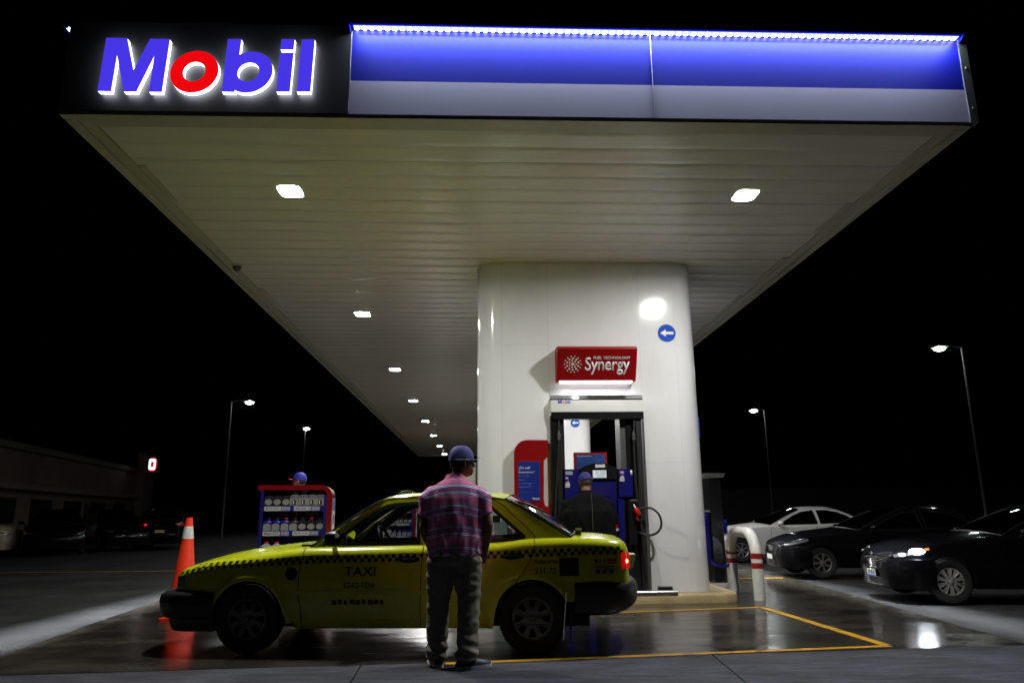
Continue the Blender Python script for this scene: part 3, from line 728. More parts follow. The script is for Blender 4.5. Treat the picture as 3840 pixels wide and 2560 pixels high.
# ================================================================== air and water post
ap = on_z(1652, 1341, 0.12)
T = thing('air_post', 'slim steel air and water post with coiled blue hose behind the pillar', 'service post', (3.22, 11.52, 0.12), 0.25)
k = 11.52/ap.y
T.location = (ap.x*k*0.995, 11.5, 0.124)
m = MB(); m.box(-0.10, 0.10, -0.09, 0.09, 0, 1.52); m.bevel(0.01, 2); m.obj('body', mat('post_steel', (0.05, 0.05, 0.05), 0.25, 0.8, var=0.2, stretch=(6, 6, .5)), T)
m = MB(); m.prism([(-0.15, 1.60), (0.17, 1.60), (0.14, 1.54), (-0.07, 1.53)], lambda p: Vector((p[0], -0.13, p[1])), lambda p: Vector((p[0], 0.13, p[1]))); m.bevel(0.006, 2); m.obj('cap', M_alu, T)
m = MB(); m.box(-0.16, -0.102, -0.07, 0.07, 1.02, 1.05); m.obj('bracket', M_alu, T)
M_hose = mat('coil_blue', (0.012, 0.012, 0.22), 0.25)
def coil(x, y, z0, z1, r, turns):
    n = turns*10; return [Vector((x + r*math.cos(2*PI*i/10), y + r*math.sin(2*PI*i/10), lerp(z0, z1, i/n))) for i in range(n+1)]
m = MB(); m.tube(coil(-0.155, -0.02, 1.0, 0.30, 0.042, 26), 0.011, 6); m.obj('coiled_hose', M_hose, T)
m = MB(); m.tube(coil(0.15, -0.05, 0.90, 0.70, 0.035, 7) + [Vector((0.16, -0.08, 0.6)), Vector((0.17, -0.08, 0.42))], 0.010, 6); m.obj('coiled_hose', M_hose, T)
m = MB(); m.tube(spline([(-0.12, -0.05, 0.30), (-0.08, -0.12, 0.24), (0.02, -0.16, 0.23), (0.12, -0.14, 0.26), (0.16, -0.12, 0.30)]), 0.022, 8); m.obj('gun_hose', M_hose, T)

# ================================================================== traffic cone
cb = on_z(415, 1422)
T = thing('traffic_cone', 'tall orange traffic cone with a white reflective collar', 'cone', (cb.x, cb.y, 0))
M_cone = mat('cone_orange', (0.85, 0.040, 0.010), 0.45, var=0.12, vscale=8)
hc = 1.135
m = MB(); m.lathe([(0.175, 0.03), (0.165, 0.05), (0.036, hc-0.01), (0.034, hc), (0.02, hc)], 28); m.obj('body', M_cone, T)
m = MB(); m.prism(rrect(-0.19, 0.19, -0.19, 0.19, 0.04), lambda p: Vector((*p, 0.035)), lambda p: Vector((*p, 0.0))); m.bevel(0.006, 2); m.obj('base', M_cone, T)
def cr(z): return lerp(0.165, 0.036, (z-0.05)/(hc-0.06)) + 0.0025
m = MB(); m.lathe([(cr(hc-0.24), hc-0.24), (cr(hc-0.10), hc-0.10)], 28); m.obj('collar', mat('cone_collar', (0.72, 0.72, 0.70), 0.4, var=0.25, vscale=25), T)

# ================================================================== oil display cabinets
M_cabblue = mat('cabinet_blue', (0.006, 0.005, 0.11), 0.35); M_cabred = mat('cabinet_red', (0.15, 0.004, 0.006), 0.22, coat=0.3)
M_cabside = mat('cabinet_side_print', (0.62, 0.62, 0.62), 0.5, var=0.06, vscale=9); M_cabin = mat('cabinet_inside', (0.02, 0.02, 0.03), 0.5)
BOT = {}
def bottle_mesh(kind):
    if kind in BOT: return BOT[kind]
    w, d, h = (0.058, 0.033, 0.155) if kind != 'jug' else (0.062, 0.045, 0.17)
    m = MB(); rings = []
    for k, z, ww in ((1, 0, 0.92), (1, 0.008, 1), (1, h*0.62, 1), (1, h*0.74, 0.92), (1, h*0.82, 0.62), (1, h*0.86, 0.36), (1, h*0.93, 0.34)):
        rings.append([Vector((w*ww*a + (0.016*(1-ww) if kind == 'slant' else 0), d*min(1, ww*1.1)*b, z)) for a, b in [(math.copysign(abs(math.cos(t))**0.6, math.cos(t)), math.copysign(abs(math.sin(t))**0.6, math.sin(t))) for t in [2*PI*i/16 for i in range(16)]]])
    vs = m.grid(rings, closed_v=True); m.cap(vs[0][::-1]); m.cap(vs[-1])
    bm_ = m.mesh('bottle_body', mat('dummy', (0.1, 0.1, 0.1)))
    c = MB(); off = 0.016*0.64 if kind == 'slant' else 0
    c.lathe([(0.0, h*1.02), (w*0.38, h*1.02), (w*0.40, h*0.935), (w*0.36, h*0.925)], 12, Matrix.Translation((off, 0, 0)))
    cm = c.mesh('cap', mat('dummy'))
    l = MB()
    if kind == 'round': o_ = ell(0, h*0.36, w*0.72, h*0.22, n=20)
    elif kind == 'jug': o_ = rrect(-w*0.80, w*0.80, h*0.10, h*0.56, 0.008, 3)
    else: o_ = [(-w*0.75, h*0.08), (w*0.75, h*0.08), (w*0.75, h*0.42)] + ell(0, h*0.42, w*0.75, h*0.20, 0.2, PI-0.2, 8, end=True) + [(-w*0.75, h*0.42)]
    l.prism(o_, lambda p: Vector((p[0], -d-0.0035, p[1])), lambda p: Vector((p[0], -d+0.004, p[1])))
    lm_ = l.mesh('label', mat('dummy'), smooth=False)
    BOT[kind] = (bm_, cm, lm_, h, d, w); return BOT[kind]
def colmesh(me, m):
    k = (me.name, m.name)
    if k not in BOT:
        c = me.copy(); c.materials.clear(); c.materials.append(m); BOT[k] = c
    return BOT[k]
C_black = mat('bottle_black', (0.015, 0.015, 0.018), 0.25); C_silver = mat('bottle_silver', (0.16, 0.16, 0.165), 0.3, 0.3); C_blue = mat('bottle_blue', (0.012, 0.010, 0.16), 0.25)
C_white = mat('bottle_white', (0.34, 0.34, 0.33), 0.35); C_amber = mat('bottle_amber', (0.35, 0.12, 0.05), 0.3); C_lab = mat('bottle_label', (0.22, 0.22, 0.20), 0.45, var=0.25, vscale=40); C_capr = mat('cap_red', (0.5, 0.01, 0.01), 0.4)
DESC = {'bottle_black': 'black', 'bottle_silver': 'silver', 'bottle_blue': 'blue', 'bottle_white': 'white', 'bottle_amber': 'amber brown'}
def bottle(M, kind, mm, capm, x, y, z, where, one=False, scale=1.0, nth=''):
    bm_, cm, lm_, h, d, w = bottle_mesh(kind)
    loc = M @ Vector((x, y, z)); rz = M.to_euler().z
    t = thing('oil_bottle', '%s oil bottle, %s from red side, %s' % (DESC[mm.name], nth, where), 'bottle', loc, rz + random.uniform(-0.08, 0.08), 'oil bottles ' + where)
    t.scale = (scale, scale, scale)
    link('body', colmesh(bm_, mm), t); link('cap', colmesh(cm, capm), t); lb = link('label', colmesh(lm_, C_lab), t)
    if one:
        q = MB(); q.box(-w*0.42, w*0.32, -d-0.0055, -d-0.0040, h*0.14, h*0.46); q.obj('black_square', M_txtdark, lb, smooth=False)
        text('numeral', '1', M_txtwhite, lb, (-w*0.2, -d-0.006, h*0.19), height=h*0.22, bold=0.03, extrude=0)
def cabinet(x, y, rz, label, where, bottles=True):
    W, D, Hh = 1.0, 0.52, 1.575
    t = thing('oil_display', label, 'display cabinet', (x, y, 0.124), rz, 'oil display cabinets')
    M = Matrix.Translation((x, y, 0.124)) @ Matrix.Rotation(rz, 4, 'Z')
    Hh -= 0.12
    # red hood: wraps over the top and rounds down the right side
    r = 0.16; path = [(0.0-0.04, Hh), (W-r, Hh)] + [(W-r+r*math.sin(a), Hh-r+r*math.cos(a)) for a in [PI/2*k/7 for k in range(1, 8)]] + [(W, 0.0)]
    inn = [(0.0-0.04, Hh-0.07), (W-r, Hh-0.07)] + [(W-r+(r-0.07)*math.sin(a), Hh-r+(r-0.07)*math.cos(a)) for a in [PI/2*k/7 for k in range(1, 8)]] + [(W-0.07, 0.0)]
    m = MB(); m.prism(path + inn[::-1], lambda p: Vector((p[0], 0, p[1])), lambda p: Vector((p[0], D, p[1]))); m.bevel(0.006, 2, 60); m.obj('red_frame', M_cabred, t, ang=30)
    m = MB(); m.box(W+0.001, W+0.004, 0.10, D-0.04, 0.15, Hh-0.18); sp = m.obj('side_poster', M_cabside, t, smooth=False)
    m = MB(); m.box(W+0.005, W+0.006, 0.10, D-0.04, Hh-0.36, Hh-0.18); m.obj('poster_band', mat('poster_band', (0.10, 0.10, 0.32), 0.5), sp, smooth=False)
    for i in range(9):
        m = MB(); m.box(W+0.005, W+0.006, 0.20+i*0.022, 0.20+i*0.022+0.006+0.008*(i % 3 == 0), Hh-0.56, Hh-0.42); m.obj('poster_print', M_txtdark if i < 7 else M_txtred, sp, smooth=False)
    m = MB(); m.box(0.0, 0.045, 0.01, D, 0, Hh-0.072); m.obj('blue_post', M_cabblue, t, smooth=False)
    m = MB(); m.box(W-0.115, W-0.072, 0.02, D-0.01, 0, Hh-0.14); m.obj('blue_post', M_cabblue, t, smooth=False)
    m = MB(); m.box(0.046, W-0.116, D-0.03, D-0.01, 0, Hh-0.072); m.obj('back_panel', M_cabin, t, smooth=False)
    shelves = (1.128, 0.783, 0.438, 0.09)
    names = (('Mobil Super', 'Mobil 1'), ('Mobil ATF', 'Mobil Super'), ('Mobil', 'Mobil'), None)
    for si, z in enumerate(shelves):
        m = MB(); m.box(0.047, W-0.117, 0.03, D-0.031, z, z+0.02); m.obj('shelf', M_cabin, t, smooth=False)
        if names[si]:
            m = MB(); m.box(0.047, W-0.117, 0.02, 0.029, z-0.045, z+0.035); rl = m.obj('price_rail', M_cabblue, t, smooth=False)
            for j, xo in enumerate((0.06, 0.47)):
                m = MB(); m.box(xo, xo+0.235, 0.010, 0.0195, z-0.033, z+0.027); m.bevel(0.004, 1); m.obj('price_plate', mat('plate_white', (0.40, 0.40, 0.38), 0.4), rl)
                text('lettering', names[si][j], M_txtblue if j else M_txtdark, rl, (xo+0.025, 0.0095, z-0.018), height=0.032, width=0.185, bold=0.012, extrude=0)
                for q in range(3):
                    o_ = seg7(rl, '8', xo+0.25+q*0.038, z-0.030, 0.027, 0.055, 0.0185, M_txtwhite)
        if bottles:
            rows_ = {0: [('round', C_black, C_black)]*3 + [('jug', C_silver, C_silver)]*4, 1: [('slant', C_blue, C_blue), ('slant', C_blue, C_blue), ('slant', C_blue, C_capr), ('slant', C_black, C_black), ('round', C_black, C_black), ('round', C_black, C_capr), ('round', C_black, C_black)],
                     2: [('jug', C_white, C_capr), ('jug', C_white, C_capr), ('slant', C_blue, C_blue), ('slant', C_blue, C_blue), ('jug', C_blue, C_blue), ('jug', C_blue, C_blue)], 3: []}[si]
            nb = len(rows_)
            sw = {0: 'top shelf', 1: 'second shelf', 2: 'third shelf'}.get(si, '')
            for q, (kd, mm, cc) in enumerate(rows_):
                bottle(M, kd, mm, cc, 0.105 + q*(0.73/(nb-1)), 0.10, z+0.021, sw + ' ' + where, one=(si == 0 and kd == 'jug'), scale=1.22, nth=ORD[nb-1-q])
    m = MB(); m.box(0.03, W-0.03, 0.03, D-0.03, -0.001, 0.05); m.obj('plinth', M_dark, t, smooth=False)
    return M
cp = on_y(594, 1117, 11.0)
cabinet(cp.x+0.05, 10.95, 0.10, 'red framed oil display with blue posts beside the taxi bonnet', 'of display beside taxi bonnet')
c2 = on_y(872, 1200, 21.4)
cabinet(c2.x, 21.4, 0.02, 'red framed oil display seen through the taxi side window', 'of red display behind taxi window')
cabinet(on_y(938, 1200, 31.9).x, 31.9, 0.02, 'white sided oil display, farthest in, seen through the taxi window', 'of the farthest display')
# grey service box standing on the island behind the taxi's rear window
q = on_y(1140, 1240, 10.6)
T = thing('service_box', 'grey steel payment box standing on the island left of the totem', 'box', (0.26, 10.02, 0.124))
m = MB(); m.box(-0.08, 0.09, -0.04, 0.13, 0.0, 0.91); m.bevel(0.008, 2); m.obj('body', mat('box_grey', (0.22, 0.27, 0.26), 0.45), T)
m = MB(); m.box(-0.10, 0.0, 0.0, 0.11, 0.912, 1.0); m.bevel(0.01, 2); m.obj('terminal', M_dark, T)
m = MB(); m.tube(spline([(0.095, 0.05, 0.85), (0.12, 0.05, 0.84), (0.125, 0.05, 0.75), (0.095, 0.05, 0.72)]), 0.008, 6); m.obj('handle', M_alu, T)
# kiosk cabinet beside the second pillar
q = on_y(1075, 1062, 20.3)
T = thing('service_cabinet', 'olive grey service cabinet with black edge beyond the standing man', 'cabinet', (q.x-0.15, 20.3, 0.124))
zt_ = q.z-0.12
m = MB(); m.box(-0.2, 0.36, 0, 0.5, 0, zt_); m.bevel(0.01, 2); m.obj('body', mat('cabinet_olive', (0.26, 0.26, 0.20), 0.5), T)
m = MB(); m.box(0.362, 0.45, -0.03, 0.5, 0, zt_+0.02); m.bevel(0.01, 2); m.obj('edge', M_dark, T)
# ================================================================== cars
M_tyre = mat('tyre_rubber', (0.012, 0.012, 0.012), 0.7)
M_cover = mat('wheel_cover_grey', (0.16, 0.16, 0.16), 0.4, 0.4, var=0.2)
M_alloy = mat('alloy_silver', (0.42, 0.41, 0.39), 0.3, 0.7)
M_glass = glass('car_glass', (0.62, 0.66, 0.66)); M_tint = glass('car_glass_dark', (0.10, 0.11, 0.11))
M_chrome = mat('chrome', (0.75, 0.75, 0.75), 0.08, 1.0)
M_inter = mat('car_interior', (0.012, 0.012, 0.014), 0.6)
M_lampglass = mat('headlamp_lens', (0.35, 0.36, 0.38), 0.08, 0.6, spec=0.8, bump=0.3, bscale=70)

def inset(poly, d):
    n = len(poly); out = []
    A = sum(poly[i][0]*poly[(i+1) % n][1]-poly[(i+1) % n][0]*poly[i][1] for i in range(n))
    sg = 1 if A > 0 else -1
    for i in range(n):
        p0, p1, p2 = Vector(poly[i-1]), Vector(poly[i]), Vector(poly[(i+1) % n])
        d1 = (p1-p0).normalized(); d2 = (p2-p1).normalized()
        n1 = Vector((-d1.y, d1.x))*sg; n2 = Vector((-d2.y, d2.x))*sg
        b = (n1+n2); b = b.normalized() if b.length > 1e-6 else n1
        k = d/max(0.45, b.dot(n1)); out.append((p1.x+b.x*k, p1.y+b.y*k))
    return out
def dense(poly, closed=True, step=0.06):
    out = []; n = len(poly)
    for i in range(n if closed else n-1):
        a, b = Vector(poly[i]), Vector(poly[(i+1) % n]); k = max(1, int((b-a).length/step))
        for j in range(k): q = a+(b-a)*j/k; out.append((q.x, q.y))
    if not closed: out.append(tuple(poly[-1]))
    return out

def wheel(parent, x, y, R, side, style, cover):
    w = link('wheel', None, parent, (x, y, R)); w.empty_display_size = 0.1
    M = Matrix.Rotation(PI/2*(1 if side < 0 else -1), 4, 'X')       # +z of the lathe points outward
    k = 'whl%s%.3f%d' % (style, R, side)
    if k not in BOT:
        tw = 0.085; rr = R*0.62
        m = MB(); m.lathe([(rr, -tw), (R*0.94, -tw), (R*0.985, -tw*0.8), (R, -tw*0.4), (R, tw*0.4), (R*0.985, tw*0.8), (R*0.93, tw), (rr*1.1, tw*0.98), (rr, tw*0.85)], 40, M); a = m.mesh('tyre', M_tyre)
        m = MB()
        z0 = tw*0.78
        m.lathe([(rr*1.0, -tw), (rr*1.0, z0), (rr*0.96, z0+0.008), (rr*0.9, z0)], 40, M)
        if style == 'steel': n, r0, r1, wd = 8, 0.46, 0.84, 0.24
        elif style == 'multi': n, r0, r1, wd = 10, 0.40, 0.90, 0.20
        else: n, r0, r1, wd = 7, 0.30, 0.90, 0.62
        # face with holes
        holes = []
        for i in range(n):
            a0 = 2*PI*i/n; hw = PI/n*(1-0.0)*(0.55 if style != 'five' else 0.66)
            o_ = [(rr*r1*math.cos(a0+hw*t), rr*r1*math.sin(a0+hw*t)) for t in (-1, -0.5, 0, 0.5, 1)] + [(rr*r0*math.cos(a0+hw*t), rr*r0*math.sin(a0+hw*t)) for t in (0.7, -0.7)]
            holes.append(o_[::-1])
        if style == 'multi':
            for i in range(4): holes.append(ell(rr*0.2*math.cos(PI/2*i+0.5), rr*0.2*math.sin(PI/2*i+0.5), rr*0.055, rr*0.055, n=8)[::-1])
        dome = lambda p: z0 + 0.012*(1-(math.hypot(*p)/rr)**2)
        m.prism(ell(0, 0, rr*0.955, rr*0.955, n=40), lambda p: M @ Vector((p[0], p[1], dome(p))), lambda p: M @ Vector((p[0], p[1], dome(p)-0.016)), holes)
        if style == 'multi':
            for i in range(20):
                a0 = 2*PI*(i+0.5)/20
                m.tube([M @ Vector((rr*f*math.cos(a0), rr*f*math.sin(a0), z0+0.012)) for f in (0.42, 0.93)], 0.005, 5)
        b = m.mesh('rim', cover)
        m = MB(); m.lathe([(0, z0+0.028), (rr*0.12, z0+0.026), (rr*0.16, z0+0.012), (rr*0.16, z0)], 16, M); c = m.mesh('hub_cap', cover)
        m = MB(); m.lathe([(0, -tw*0.2), (rr*0.99, -tw*0.2)], 24, M); d = m.mesh('brake', M_inter)
        BOT[k] = (a, b, c, d)
    a, b, c, d = BOT[k]
    link('tyre', a, w); link('rim', b, w); link('hub_cap', c, w); link('brake_disc', d, w)
    return w

def car(sp, loc, rz, label, cat='car', group=None, name='car'):
    T = thing(name, label, cat, loc, rz, group)
    W, zs, zc = pl(*zip(*sp['W'])), pl(*zip(*sp['zs'])), pl(*zip(*sp['zc']))
    PT = sp['paint']; zr = sp['rocker']; arches = sp['arch']; R_a = sp['arch_r']
    u0, u1 = sp['W'][0][0], sp['W'][-1][0]
    flare = sp.get('flare', 0.012)
    H0 = sp['zs'][0][1]
    tz = pl(*zip(*sp['tumble']))
    def side_y(u, z):
        y = W(u)*tz(z)
        for au, az in arches:
            d = math.hypot(u-au, z-az)
            y += flare*math.exp(-((d-R_a-0.015)/0.045)**2)*(1 if d > R_a-0.02 else 0)
        cr_ = sp.get('crease')
        if cr_: y += 0.006*math.exp(-((z-cr_(u))/0.02)**2)
        return y
    def zbot(u):
        z = zr(u) if callable(zr) else zr
        for au, az in arches:
            d = abs(u-au)
            if d < R_a: z = max(z, az+math.sqrt(max(0, R_a*R_a-d*d)))
        return z
    rsh = sp.get('shoulder', 0.045); ksh = sp.get('shoulder_k', 1.5)
    def full_y(u, z):
        zt = zs(u)-rsh
        if z <= zt: return side_y(u, z)
        return side_y(u, zt) - rsh*ksh*(1-math.sqrt(max(0.0, 1-min(1, (z-zt)/rsh)**2)))
    # stations: fractional columns between anchor lines
    anchors = [lambda z: u0] + [pl([q[1] for q in s], [q[0] for q in s]) for s in sp['seams']] + [lambda z: u1]
    cols = []      # (anchor index, fraction, tag)
    names = sp['panels']
    for ai in range(len(anchors)-1):
        a, b = anchors[ai](0.6), anchors[ai+1](0.6); L = b-a; n = max(2, int(L/0.03)); g = 0.0035/L
        fr = [g if ai > 0 else 0.0] + [k/n for k in range(1, n)] + [1-g if ai < len(anchors)-2 else 1.0]
        if ai == 0: fr = [0, 0.006, 0.016, 0.03] + [f for f in fr if f > 0.036]
        if ai == len(anchors)-2: fr = [f for f in fr if f < 0.965] + [0.972, 0.986, 0.994, 1.0]
        cols.append([(ai, f) for f in fr])
    NT = 18; NA = 7
    def column(ai, f):
        pts = []
        for k in range(NT+1):
            t = k/NT; z = 0.6; u = lerp(anchors[ai](z), anchors[ai+1](z), f)
            for _ in range(8):
                zb_u = zbot(u); top = zs(u)-rsh
                zb_u = min(zb_u, top-0.02)
                z = lerp(zb_u, top, t); u = lerp(anchors[ai](z), anchors[ai+1](z), f)
            pts.append((u, side_y(u, z), z))
        u, y1, z1 = pts[-1]
        for k in range(1, NA+1):
            a = PI/2*k/NA; pts.append((u, y1 - rsh*ksh*(1-math.cos(a)), z1 + rsh*math.sin(a)))
        return pts
    grids = [[column(*c) for c in cc] for cc in cols]
    inner = MB()
    for sgn in (-1, 1):
        for gi, G_ in enumerate(grids):
            m = MB(); m.grid([[Vector((u, sgn*y, z)) for u, y, z in col] for col in G_])
            o = m.obj(names[gi], PT, T, ang=50)
            if names[gi] == 'door': o['_k'] = gi
        allc = [c for G_ in grids for c in G_]
        inner.grid([[Vector((u, sgn*(y-0.02), z)) for u, y, z in col[:NT+1]] for col in allc])
    inner.obj('liner', M_inter, T)
    for o in T.children:
        if '_k' in o: del o['_k']
    # top skin: bonnet and boot lid (cabin left open)
    c0, c1 = sp['cabin']
    def topskin(ua, ub, nm):
        us = [lerp(ua, ub, k/26) for k in range(27)]; rows = []
        for u in us:
            ye = side_y(u, zs(u)-rsh) - rsh*ksh - 0.004; ze = zs(u); z_c = zc(u)
            rows.append([Vector((u, ye*v, ze + (z_c-ze)*(1-abs(v)**2.2))) for v in [j/12-1 for j in range(25)]])
        m = MB(); m.grid(rows); return m.obj(nm, PT, T, ang=50)
    topskin(u0+0.004, c0, 'bonnet'); topskin(c1, u1-0.004, 'boot_lid')
    # nose and tail caps
    for uu, nm in ((u0, 'nose'), (u1, 'tail')):
        col = grids[0][0] if nm == 'nose' else grids[-1][-1]
        ring = [Vector((uu, -y, z)) for u, y, z in col]; ring2 = [Vector((uu, y, z)) for u, y, z in col]
        m = MB(); m.grid([ring, ring2]); m.obj(nm, PT, T)
    # greenhouse
    gy = sp['gh_y']           # half width as function of height
    def gmap(p, off=0.0, s=-1):
        return Vector((p[0], s*(gy(p[1])-off), p[1]))
    outer = dense(sp['gh_outer']); holes = [dense(h) for h in sp['windows']]
    gl = sp.get('glass', M_glass)
    for s in (-1, 1):
        m = MB(); m.prism(outer, lambda p: gmap(p, 0, s), lambda p: gmap(p, 0.008, s), [h[::-1] for h in holes]); m.obj('window_frame', PT, T, ang=40)
        m = MB(); m.prism(outer, lambda p: gmap(p, 0.010, s), lambda p: gmap(p, 0.035, s), [h[::-1] for h in holes]); m.obj('pillar_trim', M_inter, T, ang=40)
        for h in sp['windows']:
            hd_ = dense(h); h2 = inset(h, sp.get('gasket', 0.022)); hd2 = dense(h2)
            m = MB(); m.prism(inset(hd_, -0.004), lambda p: gmap(p, -0.003, s), lambda p: gmap(p, 0.02, s), [hd2[::-1]]); gk = m.obj('gasket', M_dark, T, ang=40)
            m = MB(); m.flat(hd2, lambda p: gmap(p, 0.010, s)); m.obj('side_window', gl, T, fix=False)
    def cross(rows_fn, nm, mm):
        m = MB(); m.grid(rows_fn); return m.obj(nm, mm, T, ang=50)
    ws = sp['windscreen']     # ((u,z) side base, (u,z) side top, base centre, top centre)
    def pane(sb, st, cb_, ct, nm, mm):
        rows = []
        for i in range(9):
            t = i/8; bow = 0.02*math.sin(PI*t)
            sd = Vector(sb).lerp(Vector(st), t); ce = Vector(cb_).lerp(Vector(ct), t)
            yw = gy(sd.y)-0.004
            rows.append([Vector((lerp(ce.x, sd.x, abs(v)**2), yw*v, lerp(ce.y, sd.y, abs(v)**2) + bow)) for v in [j/10-1 for j in range(21)]])
        m = MB(); m.grid(rows); return m.obj(nm, mm, T, ang=50, fix=False)
    pane(*ws, 'windscreen', gl); pane(*sp['backlight'], 'rear_window', gl)
    for q, nm in ((ws, 'windscreen_seal'), (sp['backlight'], 'rear_seal')):
        sb, st, cb_, ct = q; m = MB()
        def line(sd, ce): return [Vector((lerp(ce[0], sd[0], abs(v)**2), (gy(sd[1])-0.006)*v, lerp(ce[1], sd[1], abs(v)**2)+0.003)) for v in [j/10-1 for j in range(21)]]
        m.tube(line(sb, cb_), 0.013, 6)
        for s in (-1, 1): m.tube([Vector((lerp(sb[0], st[0], t), s*(gy(lerp(sb[1], st[1], t))-0.006), lerp(sb[1], st[1], t)+0.02*math.sin(PI*t)+0.002)) for t in [k/8 for k in range(9)]], 0.012, 6)
        m.obj(nm, M_dark, T)
    # roof
    ru = pl(*zip(*sp['roof_edge'])); rc = pl(*zip(*sp['roof_centre'])); ra, rb = sp['roof_edge'][0][0], sp['roof_edge'][-1][0]
    rows = []
    for i in range(25):
        u = lerp(ra, rb, i/24); ze = ru(u); ye = gy(ze)+0.004; z_c = rc(u)
        ex = [lerp(ws[3][0]-ra, 0, 0)*(1-abs(v)**2)*(1-i/24)**6 + (sp['backlight'][3][0]-rb)*(1-abs(v)**2)*(i/24)**6 for v in [j/12-1 for j in range(25)]]
        rows.append([Vector((u + ex[j], ye*v, ze + (z_c-ze)*(1-abs(v)**2.6))) for j, v in enumerate([j/12-1 for j in range(25)])])
    m = MB(); m.grid(rows); RF = m.obj('roof', PT, T, ang=50)
    m = MB(); m.grid([[q - Vector((0, q.y*0.03, 0.022)) for q in r] for r in rows]); m.obj('headliner', M_inter, T, ang=50)
    # bumpers
    for b in sp['bumpers']:
        uc, Lb, Wb, sg, prof, mm = b
        rows = []
        for d, z in prof:
            row = []
            for k in range(41):
                a = -PI/2 + PI*k/40
                row.append(Vector((uc + sg*(Lb-d)*(max(0, math.cos(a))**0.42), (Wb-d*0.35)*math.copysign(abs(math.sin(a))**0.75, math.sin(a)), z)))
            rows.append(row)
        m = MB(); vs = m.grid(rows); m.cap(vs[0]); m.cap(vs[-1][::-1]); m.obj('bumper', mm, T, ang=45)
    # underbody, floor and seats
    m = MB(); m.box(u0+0.30, u1-0.35, -0.60, 0.60, 0.20, 0.50); m.obj('underbody', M_inter, T, smooth=False)
    zf = sp.get('belt', 0.86)
    m = MB(); m.box(c0-0.05, c0+0.40, -W(c0)*0.86, W(c0)*0.86, 0.5, zf+0.0); m.bevel(0.04, 3); m.obj('dashboard', M_inter, T)
    m = MB(); m.box(c1-0.32, c1+0.02, -W(c1)*0.86, W(c1)*0.86, 0.5, zf+0.015); m.bevel(0.03, 3); m.obj('parcel_shelf', M_inter, T)
    for su, nm in ((sp['seats'][0], 'front_seat'), (sp['seats'][1], 'rear_seat')):
        for yy in ((-0.36, 0.36) if nm == 'front_seat' else (0,)):
            hw = 0.24 if nm == 'front_seat' else 0.6
            m = MB(); m.prism([(su-0.5, 0.5), (su, 0.5), (su+0.22, zf+0.10), (su+0.12, zf+0.12), (su-0.06, 0.62), (su-0.5, 0.60)], lambda p: Vector((p[0], yy-hw, p[1])), lambda p: Vector((p[0], yy+hw, p[1]))); m.bevel(0.03, 3); st_ = m.obj(nm, M_inter, T)
            if nm == 'front_seat':
                mm_ = MB(); mm_.box(su+0.16, su+0.26, yy-0.12, yy+0.12, zf+0.14, zf+0.28); mm_.bevel(0.04, 3); mm_.obj('headrest', M_inter, st_)
    c = Vector((c0+0.52, 0.36*sp.get('wheel_side', -1), zf+0.02)); d = Vector((0.9, 0, 0.42)).normalized(); e1 = Vector((0, 1, 0)); e2 = d.cross(e1)
    m = MB(); m.tube([c + (e1*math.cos(a) + e2*math.sin(a))*0.175 for a in [2*PI*k/28 for k in range(28)]], 0.013, 8, closed=True)
    for a in (0.4, PI-0.4, -PI/2): m.tube([c - d*0.03, c + (e1*math.cos(a) + e2*math.sin(a))*0.17], 0.014, 6)
    m.obj('steering_wheel', mat('steering_rim', (0.03, 0.03, 0.03), 0.3), T)
    # wheels
    for au, az in arches:
        for s in (-1, 1): wheel(T, au, s*(sp['track']), sp['wheel_r'], s, sp['wheel_style'], sp['wheel_mat'])
        m = MB(); m.box(au-R_a-0.03, au+R_a+0.03, -W(au)+0.26, W(au)-0.26, 0.2, az+R_a+0.03); m.obj('wheel_housing', M_inter, T, smooth=False)
    T['_f'] = 0; del T['_f']
    return T, full_y, gmap, zs
def patch(T, side_y, ua, ub, fz0, fz1, nm, mm, off=0.004, nu=16, nv=8, s=-1, zjit=None):
    m = MB(); rows = []
    for i in range(nu+1):
        u = lerp(ua, ub, i/nu); rows.append([Vector((u, s*(side_y(u, z)+off), z)) for z in [lerp(fz0(u), fz1(u), j/nv) for j in range(nv+1)]])
    m.grid(rows); return m.obj(nm, mm, T, fix=False)

